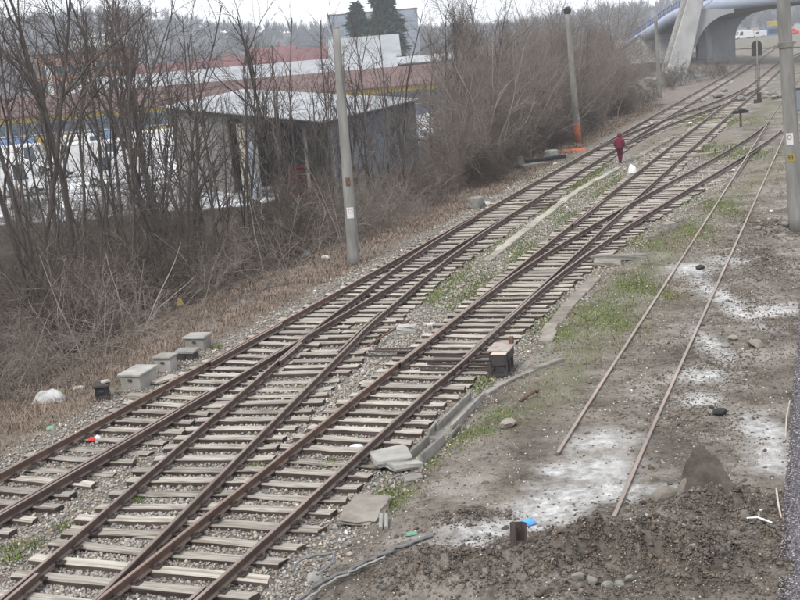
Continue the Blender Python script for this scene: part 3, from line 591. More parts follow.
def blades(name, x, y, hgt, wid, tint, material, lean=0.5, label=None):
    n = len(x); a = rng.uniform(0, 6.283, n); z = hz(x, y)-0.01; P = np.stack([x, y, z], -1)
    d = np.stack([np.cos(a), np.sin(a), 0*a], -1); q = np.stack([-np.sin(a), np.cos(a), 0*a], -1); ln = rng.uniform(0.1, 1, n)*lean
    up = np.array([0, 0, 1.0]); h = hgt[:, None]; w_ = wid[:, None]/2; l = ln[:, None]
    m = P+up*h*0.6+d*h*l*0.35; tip = P+up*h*(1-0.35*l)+d*h*l
    V = np.stack([P-q*w_, P+q*w_, m+q*w_*.7, m-q*w_*.7, tip], 1).reshape(-1, 3); i = np.arange(n)[:, None]*5
    F = np.concatenate([i+np.array([[0, 1, 2]]), i+np.array([[0, 2, 3]]), i+np.array([[3, 2, 4]])], 0)
    T = np.repeat(np.concatenate([tint, np.ones((n, 1))], 1), 5, 0)
    o = link(name, np_mesh(name, V, F, False, {'tint': T}), material); tag(o, label, 'grass', kind='stuff'); return o
def grasses():
    n = 120000; y = 16+(rng.random(n)**1.5)*100; sl = 1.75+rng.random(n)**1.3*5.5; x = cL(y)-sl/0.93
    k = rng.random(n) < (0.35+0.9*sst(.4, .62, fbm(x, y, .8, 41)))*sst(1.7, 2.5, sl); x, y, sl = x[k], y[k], sl[k]
    hh = rng.uniform(0.05, 0.20, len(x))*(0.5+sst(1.7, 3.2, sl)); b = rng.uniform(.55, 1.35, len(x)); T = np.stack([b*1.02, b, b*rng.uniform(.9, 1.02, len(x))], -1)
    blades('dry_grass', x, y, hh, 0.006+0.0004*y, T, M['dry'], 2.4, 'dead tan grass matted on the bank beside the left track')
    xs, ys = [], []
    for bx, by, rx, ry in GREEN:
        m = int(min(2600, 1500*rx*ry)+140); xs.append(bx+rng.normal(0, rx*.85, m)); ys.append(by+rng.normal(0, ry*.85, m))
    for bx, by in [(-7.0, 19.1), (-6.75, 18.7), (-6.55, 19.2), (-7.15, 18.2), (-6.2, 19.9), (-3.9, 21.2), (-2.9, 25.4), (-2.4, 26.3), (-.35, 20.3), (-2.3, 27.6), (-1.2, 32.6), (-1.0, 33.2), (-3.1, 22.3), (-5.15, 21.0), (-1.6, 22.2), (-.8, 22.9), (-9.2, 26.5), (-8.4, 26.2), (-8.6, 29.4), (-7.7, 30.5), (-5.2, 32.3)]:
        xs.append(bx+rng.normal(0, .11, 110)); ys.append(by+rng.normal(0, .12, 110))
    n = 9000; yy = rng.uniform(34, 110, n); ss = rng.uniform(1.8, 4, n); keep = fbm(yy*.7, ss, .5, 8) > .5; xs.append((cL(yy)+ss/.93)[keep]); ys.append(yy[keep])
    x = np.concatenate(xs); y = np.concatenate(ys); b = rng.uniform(.6, 1.45, len(x)); dryf = rng.random(len(x)) < .3
    T = np.stack([b*np.where(dryf, 2.4, 1.0), b*np.where(dryf, 1.35, 1.0), b*np.where(dryf, 2.2, .9)], -1)
    blades('green_grass', x, y, rng.uniform(.02, .085, len(x))+.07*(np.minimum(*zones(x, y)[:2]) < 1.8), .008+.00035*y, T, M['grass'], 1.2, 'thin green grass tufts among the tracks and dirt')
    n = 9000; y = 22+(rng.random(n))*40; sr = rng.uniform(1.9, 5.0, n); x = np.maximum(cR(y), cR2(y))+sr/.93; k = fbm(x, y, .7, 51) > .53; x, y = x[k], y[k]
    b = rng.uniform(.6, 1.4, len(x)); blades('straw_weeds', x, y, rng.uniform(.03, .16, len(x)), .006+.0003*y, np.stack([b, b, b], -1), M['dry'], 1.6, 'sparse straw coloured weeds on the dirt right of the middle track')
grasses()

# ------------------------------------------------------------------ bare trees and brush
def tubes(lines):
    """lines: list of (points (n,3), radii (n,)) -> vertices and quads"""
    V = []; F = []; base = 0
    for P, r in lines:
        k = 6 if r[0] > 0.05 else (4 if r[0] > 0.02 else 3); n = len(P)
        T = np.gradient(P, axis=0); T /= (np.linalg.norm(T, axis=1)[:, None]+1e-9)
        ref = np.array([0.0, 0, 1]) if abs(T[0, 2]) < 0.9 else np.array([1.0, 0, 0])
        a = np.cross(T, ref); a /= (np.linalg.norm(a, axis=1)[:, None]+1e-9); b = np.cross(T, a); an = np.arange(k)*2*math.pi/k
        ring = P[:, None, :]+(a[:, None, :]*np.cos(an)[None, :, None]+b[:, None, :]*np.sin(an)[None, :, None])*r[:, None, None]
        V.append(ring.reshape(-1, 3)); i = np.arange(n-1)[:, None]*k; j = np.arange(k)[None]; j2 = (j+1) % k
        F.append(np.stack([i+j, i+j2, i+k+j2, i+k+j], -1).reshape(-1, 4)+base); base += n*k
    return np.concatenate(V), np.concatenate(F)
def branch(p, d, L, r0, r1, n, wob, up, R):
    P = [np.array(p, float)]; d = np.array(d, float)
    for i in range(n):
        d = d+R.normal(0, wob, 3)+np.array([0, 0, up]); d /= np.linalg.norm(d); P.append(P[-1]+d*L/n)
    return np.array(P), np.linspace(r0, r1, n+1), d
def turn(d, ang, R):
    d = d/np.linalg.norm(d); o = np.cross(d, R.normal(0, 1, 3)); o /= np.linalg.norm(o); return d*math.cos(ang)+o*math.sin(ang)
def grow(R, p, d, L, r, lev, spec, acc):
    """spec[lev] = (children, first fraction, angle, length ratio, wobble, up)"""
    nc, f0, ang, lr, wob, up = spec[lev]
    n = (9, 6, 5, 4, 3)[lev]; P, rr, _ = branch(p, d, L, r, max(r*(0.3 if lev == 0 else 0.38), 0.0035), n, wob, up, R); acc[lev].append((P, rr))
    if lev+1 >= len(spec): return
    for k in range(nc):
        f = f0+(1-f0)*(k+R.uniform(0, 1))/nc; x = f*n; i = min(int(x), n-1); q = P[i]+(P[i+1]-P[i])*(x-i); dl = P[i+1]-P[i]
        rl = rr[i]*0.62; grow(R, q, turn(dl, ang*R.uniform(.6, 1.25), R), L*lr*(1.15-0.55*f)*R.uniform(.7, 1.25), max(rl, 0.004), lev+1, spec, acc)
def tree_meshes(seed, H, r, kind):
    R = np.random.default_rng(seed); acc = {i: [] for i in range(6)}
    if kind == 'tall':
        spec = [(7, .42, .5, .5, .06, .03), (7, .2, .65, .45, .12, .06), (5, .15, .75, .5, .16, .04), (2, .25, .8, .6, .18, .03), (0, 0, 0, 0, .2, .02)]
        stems = R.integers(1, 3)
        for k in range(stems): grow(R, (R.normal(0, .15), R.normal(0, .15), 0), (R.normal(0, .11), R.normal(0, .09), 1), H*R.uniform(.8, 1), r*.85*(1 if stems == 1 else .8), 0, spec, acc)
    elif kind == 'slim':
        spec = [(11, .25, .55, .36, .05, .03), (7, .15, .7, .5, .12, .06), (5, .15, .75, .5, .16, .04), (3, .2, .8, .5, .18, .03)]
        for k in range(R.integers(1, 4)): grow(R, (R.normal(0, .3), R.normal(0, .3), 0), (R.normal(0, .12), R.normal(0, .1), 1), H*R.uniform(.7, 1), r, 0, spec, acc)
    elif kind == 'sapling':
        spec = [(13, .18, .6, .2, .05, .02), (5, .15, .7, .5, .13, .05), (3, .2, .8, .5, .18, .03)]
        grow(R, (0, 0, 0), (R.normal(0, .07), R.normal(0, .05), 1), H, r, 0, spec, acc)
        if R.random() < .6: grow(R, (.2, .1, 0), (R.normal(0, .14), R.normal(0, .1), 1), H*.8, r*.8, 0, spec, acc)
    elif kind == 'thicket':
        spec = [(9, .15, .8, .42, .12, .0), (7, .12, .85, .5, .18, .03), (5, .1, .9, .55, .2, .02), (3, .15, .9, .6, .22, .01)]
        for k in range(6): grow(R, (R.normal(0, .5), R.normal(0, .5), 0), (R.normal(0, .33), R.normal(0, .33), 1), H*R.uniform(.55, 1), r*R.uniform(.6, 1), 0, spec, acc)
    elif kind == 'bush':
        spec = [(7, .1, .6, .5, .12, .0), (6, .1, .75, .55, .18, .02), (4, .1, .8, .6, .2, .01), (0, 0, 0, 0, .2, 0)]
        for k in range(13): grow(R, (R.normal(0, .35), R.normal(0, .35), 0), (R.normal(0, .5), R.normal(0, .5), 1), H*R.uniform(.5, 1), r*R.uniform(.5, 1), 0, spec, acc)
    elif kind == 'bramble':
        spec = [(6, .15, .7, .4, .12, -.09), (4, .1, .8, .5, .2, -.02), (0, 0, 0, 0, .2, 0)]
        for k in range(20): grow(R, (R.normal(0, .6), R.normal(0, .6), 0), (R.normal(0, .6), R.normal(0, .6), .9), H*R.uniform(.5, 1.2), r*R.uniform(.5, 1), 0, spec, acc)
    cut = 2 if kind in ('tall', 'slim') else 1 if kind == 'sapling' else 9
    th = [l for lv in range(cut) if lv in acc for l in acc[lv]]; tw = [l for lv in range(cut, 6) if lv in acc for l in acc[lv]]
    A = np_mesh('trunk', *tubes(th), smooth=True); B = np_mesh('crown', *tubes(tw), smooth=True) if tw else None
    return A, B
TREES = {}
for i in range(5): TREES['tall', i] = tree_meshes(100+i, 12.5, 0.15, 'tall')
for i in range(4): TREES['slim', i] = tree_meshes(200+i, 10.5, 0.085, 'slim')
for i in range(5): TREES['sapling', i] = tree_meshes(250+i, 10, 0.062, 'sapling')
for i in range(5): TREES['thicket', i] = tree_meshes(300+i, 9.6, 0.06, 'thicket')
for i in range(4): TREES['bush', i] = tree_meshes(400+i, 3.6, 0.028, 'bush')
for i in range(4): TREES['bramble', i] = tree_meshes(500+i, 2.8, 0.019, 'bramble')
def plant_tree(kind, v, x, y, sc, label, group=None, rz=None, lean=(0, 0), name='bare_tree', zs=1.0):
    a, b = TREES[kind, v]; r = empty(name, (x, y, hz1(x, y)-0.12), random.uniform(0, 6.28) if rz is None else rz); r.rotation_euler = (lean[0], lean[1], r.rotation_euler[2]); r.scale = (sc, sc, sc*zs)
    link('trunk', a, M['bark'], r); link('crown', b, M['twig'], r); tag(r, label, 'tree', group); return r
LT = [('tall', 0, -12.6, 39.5, 1.02, 0.05, 'dark bare tree at the left edge leaning right over the brush'),
      ('tall', 1, -13.6, 44.0, 1.0, -0.10, 'bare tree with a thick trunk leaning out of the left edge'),
      ('tall', 2, -12.4, 47.0, 1.08, -0.05, 'tall forked bare tree in front of the orange brick building'),
      ('tall', 3, -12.0, 50.5, 1.0, 0.0, 'bare tree with curved limbs before the brown roofed depot'),
      ('tall', 4, -10.3, 48.0, 0.98, 0.03, 'straight bare tree before the pink roof, left of the open shed'),
      ('slim', 0, -10.4, 52.0, 1.1, 0.06, 'slim bare tree leaning right before the yellow depot panels'),
      ('tall', 1, -10.5, 56.0, 0.95, 0.08, 'broad bare tree standing at the left corner of the open shed'),
      ('slim', 1, -8.5, 54.0, 1.1, 0.0, 'upright bare tree in front of the grey shed panels'),
      ('slim', 2, -7.7, 62.0, 1.05, 0.0, 'thin bare tree before the open shed bay'),
      ('slim', 3, -5.4, 58.0, 1.08, 0.0, 'bare tree with fan of upright branches left of the concrete pole'),
      ('slim', 0, -3.6, 60.0, 0.8, 0.02, 'young bare tree just left of the concrete pole'),
      ('slim', 1, -0.4, 64.0, 0.85, 0.0, 'straight young tree before the blue grey shed wall'),
      ('slim', 2, 0.6, 66.5, 0.78, 0.0, 'slender young tree at the right end of the blue grey wall'),
      ('tall', 3, 4.4, 77.0, 0.92, -0.03, 'many stemmed bare tree rising behind the brush in the top centre'),
      ('tall', 0, 6.4, 80.0, 0.85, 0.03, 'bare tree with dense crown right of the top centre'),
      ('slim', 3, -9.2, 45.0, 0.8, -0.02, 'short pale stemmed tree in the brush below the depot'),
      ('slim', 2, -14.5, 52.0, 1.1, -0.06, 'bare tree farthest left behind the edge trees'),
      ('tall', 4, -14.8, 57.0, 0.9, 0.02, 'bare tree among the yard side trees before the brick building'),
      ('tall', 2, -18.5, 41.0, 1.0, 0.0, 'bare tree standing just beyond the left picture edge'),
      ('slim', 1, -6.4, 68.0, 0.95, 0.03, 'bare tree behind the others close to the shed front')]
for kd, v, x, y, sc, ln, lab in LT: plant_tree(kd, v, x, y, sc*1.1, lab, 'bare trees along the bank', rz=v*1.3+x, lean=(0, ln))
def shrub(kind, v, x, y, sc, label, group, mat_, name, zs=1.0):
    me = TREES[kind, v][0]; key = (kind, v, mat_)
    if key not in SHM:
        SHM[key] = me.copy(); SHM[key].materials.append(M[mat_])
    o = link(name, SHM[key], None, None, (x, y, hz1(x, y)-0.06), (0, 0, random.uniform(0, 6.28)), (sc, sc, sc*zs)); tag(o, label, 'shrub', group); return o
SHM = {}
for i in range(46):
    y = 38+random.random()*28; q = -.325+.34*(i+random.random())/46; x = q*y
    if float(cL(y))-x < 6.2: y = 60+random.random()*8; x = q*y
    plant_tree('sapling', i % 5, x, y, random.uniform(.75, 1.2), 'thin upright bare sapling '+('among the trees at the left edge' if q < -.25 else 'before the yard and depot' if q < -.17 else 'in front of the grey shed panels' if q < -.09 else 'in front of the open shed bays' if q < -.03 else 'before the blue grey shed wall'), 'thin saplings along the bank', name='bare_sapling')
for i, (x, y, sc, lab) in enumerate([(9.0, 88, .95, 'slim bare tree above the thicket just left of the orange footed pole'), (12.0, 95, 1.0, 'slim bare tree above the thicket just right of the orange footed pole'), (16.5, 103, .95, 'tallest tree at the right end of the thicket'), (6.6, 90, 1.1, 'slim bare tree towering over the middle of the thicket'), (10.5, 104, 1.05, 'bare tree far back in the thicket behind the orange footed pole'), (2.6, 84, 1.1, 'bare tree at the left end of the tall thicket'), (19.0, 112, .75, 'low bare tree where the thicket ends near the far pole'), (-2.0, 72, .95, 'bare tree close behind the concrete pole over the shed roof'), (-11.5, 66, 1.1, 'bare tree in front of the shed roof left end')]):
    plant_tree('slim' if i != 3 else 'tall', i % 4, x, y, sc, lab, 'bare trees along the bank')
def x_at(y, s): return float(cL(y))-s/0.93
n = 0
for i in range(58):                                       # brambles at the foot of the bank
    y = 24.5+(random.random()**1.2)*34; s = random.uniform(4.6, 10.5)
    shrub('bramble', i % 4, x_at(y, s), y, random.uniform(.7, 1.25), 'tangle of arching bare bramble stems '+('in the lower left corner of the brush' if y < 31 else 'behind the concrete boxes' if y < 37 else 'left of the concrete pole foot' if y < 44 else 'beyond the concrete pole foot'), 'brambles on the left bank', 'bramble', 'bramble_bush')
for i in range(36):                                       # understorey bushes
    y = 26+(random.random())*45; s = random.uniform(6.5, 15)
    if -.045 < x_at(y, s)/y < .02 and y > 50: continue
    shrub('bush', i % 4, x_at(y, s), y, random.uniform(.7, 1.25), 'leafless bush '+('deep in the left brush under the edge trees' if y < 42 else 'under the trees before the open shed' if y < 56 else 'below the blue grey shed wall'), 'understorey bushes below the bank trees', 'brush', 'leafless_bush')
for i in range(66):                                       # the dense thicket along the line
    y = 62+(random.random()**1.15)*62; s = 4.6+random.random()*9; sc = random.uniform(.8, 1.22)*(0.55+0.45*min(1, (s-3)/3.5))*(1+0.12*max(0, (y-90)/30))
    if x_at(y, s)/y < .05 and y < 86: continue
    shrub('thicket', i % 5, x_at(y, s), y, sc, 'tall dense leafless shrub '+('in the thicket near the blue grey shed wall' if y < 75 else 'in the thicket left of the orange footed pole' if y < 90 else 'in the thicket behind the orange footed pole' if y < 104 else 'at the far end of the thicket'), 'tall thicket along the left track', 'mauve', 'tall_shrub')
for i in range(30):                                       # rank growth between the bank and the yard
    y = 46+random.random()*36; x = -y*random.uniform(.16, .33)
    shrub('bush', i % 4, x, y, random.uniform(.5, .85), 'leafless bush between the edge trees and the '+('white yard' if x/y < -.24 else 'shed corner'), 'bushes before the yard', 'brush', 'leafless_bush')
for i in range(26):
    y = 34+random.random()*18; x = -y*random.uniform(.27, .42)
    shrub(('bush', 'bramble')[i % 2], i % 4, x, y, random.uniform(.7, 1.1), 'leafless scrub on the slope at the very left edge', 'scrub at the left edge', 'brush', 'leafless_bush')
for i in range(45):
    y = 58+random.random()*62; s = random.uniform(3.9, 5.8)
    shrub('bush', i % 4, x_at(y, s), y, random.uniform(.5, .95), 'low leafless bush '+('fringing the thicket before the grey concrete block' if y < 78 else 'fringing the thicket by the junk heap and the orange foot' if y < 95 else 'fringing the far end of the thicket'), 'low bushes fringing the thicket', 'brush', 'low_bush')
for i, (x, y) in enumerate([(31.0, 136), (33.5, 141), (36.5, 148), (39.5, 152), (42.5, 156), (34.5, 146), (44.5, 158)]):
    shrub('bush', i % 4, x, y, random.uniform(.7, 1.0), 'small bare bush at the foot of the bridge pylon', 'bushes at the bridge pylon foot', 'brush', 'pylon_bush')

for i in range(16):                                       # pale dead stems leaning out of the brush
    y = 26+random.random()*22; s_ = random.uniform(4.2, 7.0); x = x_at(y, s_); key = ('sapling', i % 5, 'pale')
    if key not in SHM: SHM[key] = TREES['sapling', i % 5][0].copy(); SHM[key].materials.clear(); SHM[key].materials.append(M['pale_bark'])
    q = random.uniform(.2, .36); o = link('dead_stem', SHM[key], None, None, (x, y, hz1(x, y)-.05), (random.gauss(0, .25), random.gauss(.1, .3), random.uniform(0, 6.28)), (q*1.2, q*1.2, q))
    tag(o, 'pale dead stem leaning out of the brambles '+('at the lower left' if y < 33 else 'behind the concrete boxes' if y < 40 else 'left of the concrete pole'), 'dead stem', 'pale dead stems in the brambles')

# ------------------------------------------------------------------ poles
def ring_sweep(MBo, pts, radii, n=14, mi=0):
    vs = []; fs = []
    for (x, y, z), r in zip(pts, radii): vs += [(x+r*math.cos(2*math.pi*i/n), y+r*math.sin(2*math.pi*i/n), z) for i in range(n)]
    for k in range(len(pts)-1): fs += [(k*n+i, k*n+(i+1) % n, (k+1)*n+(i+1) % n, (k+1)*n+i) for i in range(n)]
    fs += [tuple(range(n-1, -1, -1)), tuple(range((len(pts)-1)*n, len(pts)*n))]; MBo.add(vs, fs, mi)
def pole(x, y, H, r0, r1, lean, label, extras=None):
    z = hz1(x, y)-0.25; root = empty('concrete_pole', (x, y, z)); root.rotation_euler = (lean[0], lean[1], 0); tag(root, label, 'pole', 'concrete poles along the tracks')
    m = MB(); k = 14; ring_sweep(m, [(0, 0, H*i/k) for i in range(k+1)], [r0+(r1-r0)*i/k for i in range(k+1)], 18); sh = m.obj('shaft', M['pole'], root, smooth=True)
    rad = lambda h: r0+(r1-r0)*h/H
    c = MB(); ring_sweep(c, [(0, 0, H+.003), (0, 0, H+.03), (0, 0, H+.05)], [r1*.97, r1*.99, r1*.7], 18); c.obj('cap', M['concrete'], root)
    return root, rad
def plate(root, rad, h, w_, hh, az, mats, name, curve_n=6):
    """thin plate bent round the shaft, facing azimuth az"""
    r = rad(h)+0.006; half = w_/2/r; vs = []; fs = []
    for i in range(curve_n+1):
        a = az-half+2*half*i/curve_n
        for zz in (h-hh/2, h+hh/2):
            for rr in (r, r+0.006): vs.append((rr*math.cos(a), rr*math.sin(a), zz))
    for i in range(curve_n):
        b = i*4; fs += [(b+1, b+5, b+7, b+3), (b, b+2, b+6, b+4), (b, b+4, b+5, b+1), (b+2, b+3, b+7, b+6)]
    e = curve_n*4; fs += [(0, 1, 3, 2), (e, e+2, e+3, e+1)]
    m = MB(); m.add(vs, fs); return m.obj(name, mats, root)
def plate_text(root, rad, h, txt, size, az, mat_, name):
    r = rad(h)+0.0145; cu = bpy.data.curves.new(name, 'FONT'); cu.body = txt; cu.size = size; cu.align_x = 'CENTER'; cu.align_y = 'CENTER'; cu.extrude = 0.001
    t = bpy.data.objects.new(name, cu); C.objects.link(t); dg = bpy.context.evaluated_depsgraph_get(); me = bpy.data.meshes.new_from_object(t.evaluated_get(dg)); bpy.data.objects.remove(t)
    for v in me.vertices:
        a = az+v.co.x/r; d = r+v.co.z; zz = h+v.co.y; v.co = (d*math.cos(a), d*math.sin(a), zz)
    me.materials.clear(); me.materials.append(mat_); return link(name, me, None, root)
def ring_mark(root, rad, h, dz, R0, R1, az, mat_, name):
    r = rad(h)+0.0145; n = 20; vs = []; fs = []
    for i in range(n):
        for q in (R0, R1):
            u, v = q*math.cos(6.2832*i/n), q*math.sin(6.2832*i/n); a = az+u/r; vs.append((r*math.cos(a), r*math.sin(a), h+dz+v))
    for i in range(n): a, b = i*2, ((i+1) % n)*2; fs.append((a, a+1, b+1, b))
    m = MB(); m.add(vs, fs); return m.obj(name, mat_, root)
def az_to_cam(x, y): return math.atan2(-y, -x)
pA, rA = pole(-1.58, 43.75, 8.78, 0.235, 0.13, (0.005, 0.012), 'nearest left concrete pole in dry grass with a small white sign')
az = az_to_cam(-1.58, 43.75)
s_ = plate(pA, rA, 2.2, .26, .40, az, M['white'], 'warning_sign'); ring_mark(pA, rA, 2.2, .07, .062, .09, az, M['orange'], 'ring_mark'); tag(s_, 'small white warning sign with a red ring')
m = MB(); m.box((rA(3.9)*math.cos(az), rA(3.9)*math.sin(az), 3.35), (.16, .10, .30), az+math.pi/2); m.obj('rusty_bracket', M['rust'], pA, bevel=.012)
pB, rB = pole(13.28, 83.92, 9.3, 0.27, 0.16, (0.0, -0.030), 'concrete pole with an orange painted foot beside the thicket')
m = MB(); ring_sweep(m, [(0, 0, .2), (0, 0, .9), (0, 0, 1.75)], [rB(.2)+.006, rB(.9)+.006, rB(1.75)+.006], 18); m.obj('orange_foot', M['orange'], pB, smooth=True)
m = MB(); ring_sweep(m, [(0, 0, 9.12), (0, 0, 9.2), (0, 0, 9.45), (.03, 0, 9.6)], [.17, .24, .26, .12], 10); m.cyl((0, 0, 9.3), (.3, .05, 9.42), .04); m.obj('insulator_head', M['iron'], pB)
pC, rC = pole(29.24, 128.4, 8.7, 0.25, 0.17, (0.0, -0.02), 'far bare concrete pole standing before the bridge pylon')
pD, rD = pole(14.05, 41.3, 10.6, 0.265, 0.20, (0.02, -0.055), 'right concrete pole with a yellow number plate and a band')
az = az_to_cam(14.05, 41.3)-0.25
plate(pD, rD, 3.48, .24, .40, az, M['white'], 'paper_notice'); ring_mark(pD, rD, 3.48, .06, .055, .08, az, M['orange'], 'ring_mark')
plate(pD, rD, 2.83, .30, .27, az, M['yellow'], 'number_plate'); plate_text(pD, rD, 2.83, '93', .20, az, M['black'], 'plate_number')
m = MB(); ring_sweep(m, [(0, 0, 6.55), (0, 0, 6.56), (0, 0, 6.73), (0, 0, 6.74)], [rD(6)+.003, rD(6)+.03, rD(6.2)+.03, rD(6.2)+.003], 16); m.box((-.30, -.05, 6.61), (.24, .05, .10)); m.box((.28, .03, 6.68), (.16, .05, .08)); m.obj('clamp_band', M['concrete'], pD)
# signal
sg = tag(empty('signal_mast', (32.94, 106.7, hz1(32.94, 106.7)-.1)), 'slim grey signal mast with a dark round topped head, seen from behind', 'signal')
m = MB(); m.cyl((0, 0, 0), (0, 0, 5.75), .07, .055, 10); m.obj('mast', M['pole'], sg, smooth=True)
m = MB(); m.prism([(-.46, 4.2), (.46, 4.2)]+[(.46*math.cos(a), 5.1+.46*math.sin(a)) for a in np.linspace(0, math.pi, 12)], 'y', .06, .12); m.obj('backboard', M['iron'], sg)
m = MB(); m.box((0, 0.26, 4.7), (.34, .26, .95)); m.cyl((0, .4, 4.45), (0, .56, 4.45), .10, .11, 10); m.cyl((0, .4, 4.9), (0, .56, 4.9), .10, .11, 10); m.obj('lamp_housing', M['rust'], sg, bevel=.01)
m = MB()
for h in np.arange(1.0, 3.7, .35): m.box((.0, -.09, h), (.34, .03, .03))
m.cyl((-.17, -.09, .9), (-.17, -.09, 3.7), .015, n=6); m.cyl((.17, -.09, .9), (.17, -.09, 3.7), .015, n=6); m.obj('ladder', M['iron'], sg)
m = MB(); m.box((0, 0, .2), (.6, .6, .5)); m.box((.05, -.2, .75), (.34, .26, .6)); m.obj('base_box', M['iron'], sg, bevel=.02)

# ------------------------------------------------------------------ bridge
br = tag(empty('road_bridge', (52, 190, 0)), 'large concrete road bridge with leaning pylon, flared pier and blue railing', 'bridge')
def bobj(m, name, mt, parent=br, **k): o = m.obj(name, mt, parent, **k); o.location = o.location-Vector((52, 190, 0)) if parent is br else o.location; return o
def leg(xa0, xa1, xb0, xb1, y0, y1, z0, z1, yl=0):
    m = MB(); m.add([(xa0, y0, z0), (xa1, y0, z0), (xa1+.2, y1, z0), (xa0+.2, y1, z0), (xb0, y0+yl, z1), (xb1, y0+yl, z1), (xb1+.2, y1+yl, z1), (xb0+.2, y1+yl, z1)], [(3, 2, 1, 0), (4, 5, 6, 7), (0, 1, 5, 4), (1, 2, 6, 5), (2, 3, 7, 6), (3, 0, 4, 7)]); return m
k = 26.0/9.6
o = bobj(leg(36.35, 39.5, 36.35+3.4*k, 39.5+2.45*k, 158, 161.2, -.6, 26), 'pylon_leg', M['bridge_leg'], bevel=.12)
m = leg(36.02, 36.36, 36.02+3.4*k, 36.36+3.4*k, 158.5, 160.7, -.6, 26); bobj(m, 'leg_flange', M['concrete_pale'])
m = MB(); m.box((38.3, 159.5, -.1), (6.5, 6, .9)); bobj(m, 'pylon_footing', M['bridge'], bevel=.1)
# deck: swept section along a curve, climbing to the right
DP = [(50.6, 250, 2.9), (51.6, 241, 4.6), (52.4, 231, 6.3), (52.3, 221, 7.6), (51.8, 208, 8.6), (52.8, 194, 9.2), (57, 179, 9.5), (66, 168, 9.6), (80, 161, 9.7), (100, 156, 9.7), (130, 152, 9.6), (170, 150, 9.4)]
tt = np.linspace(0, len(DP)-1, 71); DP = np.array(DP)
def crv(i): f = curve(np.stack([DP[:, i], np.arange(len(DP))], -1)); return f(tt)
PP = np.stack([crv(0), crv(1), crv(2)], -1)
TT = np.gradient(PP, axis=0); TT[:, 2] = 0; TT /= np.linalg.norm(TT, axis=1)[:, None]; NN = np.stack([TT[:, 1], -TT[:, 0], 0*TT[:, 0]], -1)    # NN points to the camera side
def sweep3(name, sec, mt, a=0, b=None, smooth=False):
    P = PP[a:b]; N = NN[a:b]; k_ = len(sec); V = np.concatenate([[tuple(p+q*u+np.array([0, 0, v])) for u, v in sec] for p, q in zip(P, N)]).tolist(); F = []
    for i in range(len(P)-1):
        for j in range(k_): p, q = i*k_+j, i*k_+(j+1) % k_; F.append((p, q, q+k_, p+k_))
    F += [tuple(range(k_-1, -1, -1)), tuple((len(P)-1)*k_+j for j in range(k_))]
    m = MB(); m.add(V, F); return bobj(m, name, mt, smooth=smooth)
sweep3('deck', [(0.3, 0.75), (-13, .75), (-13, -.6), (-10.5, -1.25), (-3.0, -1.35), (-0.4, -.95), (0.05, -.6)], M['bridge'])
sweep3('deck_edge', [(0.35, .9), (0.05, .9), (0.05, -.9), (-.5, -1.02), (.10, -1.05), (.55, -.8), (.78, -.3), (.78, .3), (.6, .72)], M['deck'], smooth=True)
sweep3('handrail', [(.42, 1.95), (.30, 1.95), (.30, 1.87), (.42, 1.87)], M['blue'])
sweep3('lower_rail', [(.40, 1.25), (.33, 1.25), (.33, 1.2), (.40, 1.2)], M['blue'])
for i in range(1, 70, 1):
    p = PP[i]+NN[i]*.36; m = MB(); m.box((p[0], p[1], p[2]+1.42), (.09, .09, 1.05), math.atan2(TT[i][1], TT[i][0])); bobj(m, 'railing_post', M['blue'])
# piers
def arc(cx, cz, rx, rz, a0, a1, n=10): return [(cx+rx*math.cos(a), cz+rz*math.sin(a)) for a in np.linspace(a0, a1, n)]
H_ = math.pi/2
m = MB(); m.prism([(57.9, -.6), (62.0, -.6), (62.0, 3.4)]+arc(66.2, 3.4, 4.2, 4.2, math.pi, H_)+[(66.2, 8.0), (53.6, 8.0)]+[(53.6, 7.6)]+arc(53.6, 3.4, 4.3, 4.2, H_, 0.0), 'y', 213, 216.5); bobj(m, 'flared_pier', M['bridge'])
m = MB(); m.prism([(39.7, .9), (40.3, 2.8)]+arc(46.2, 2.6, 5.2, 5.2, math.pi*.9, H_)+[(46.2, 8.35), (42.2, 8.6), (41.3, 7.0)], 'y', 159.0, 160.9); bobj(m, 'arched_spandrel', M['bridge'])
m = MB(); m.prism([(53.0, -.6), (58.5, -.6), (58.5, 7.2), (53.0, 7.2)], 'y', 231, 233); bobj(m, 'rear_pier', M['bridge'])
m = MB(); m.prism([(61.5, -.6), (67.5, -.6), (67.5, 7.2), (61.5, 7.2)], 'y', 236, 238); bobj(m, 'rear_pier', M['bridge'])
# ramp wall with panels
m = MB(); m.add([(43.0, 243, -.6), (57.2, 236, -.6), (57.2, 236, 7.0), (52.3, 238.4, 6.0), (43.0, 243, -.2), (43.4, 244, -.6), (57.6, 237, -.6), (57.6, 237, 7.0), (52.7, 239.4, 6.0), (43.4, 244, -.2)],
      [(0, 1, 2, 3, 4), (9, 8, 7, 6, 5), (0, 5, 6, 1), (1, 6, 7, 2), (2, 7, 8, 3), (3, 8, 9, 4), (4, 9, 5, 0)]); bobj(m, 'ramp_wall', M['bridge_leg'])
ux, uy = 14.2/15.83, -7/15.83
for i in range(11):
    for j in range(6):
        s = 15.83-0.75-i*1.33; x, y = 43.0+ux*s, 243+uy*s; zt = 6.6-(i*1.33)*0.2 if i < 4 else 6.0-(i-4)*1.05; zc = .25+j*1.08
        if zc+.5 < zt:
            m = MB(); m.box((x+uy*.03, y-ux*.03, zc), (1.24, .08, 1.0), math.atan2(uy, ux)); bobj(m, 'wall_panel', M['concrete_pale'])
m = MB(); m.cyl((57.2, 235.7, 7.15), (52.3, 238.1, 6.2), .14, n=8); m.cyl((52.3, 238.1, 6.2), (42.5, 242.9, .0), .14, n=8); bobj(m, 'ramp_handrail', M['deck'])
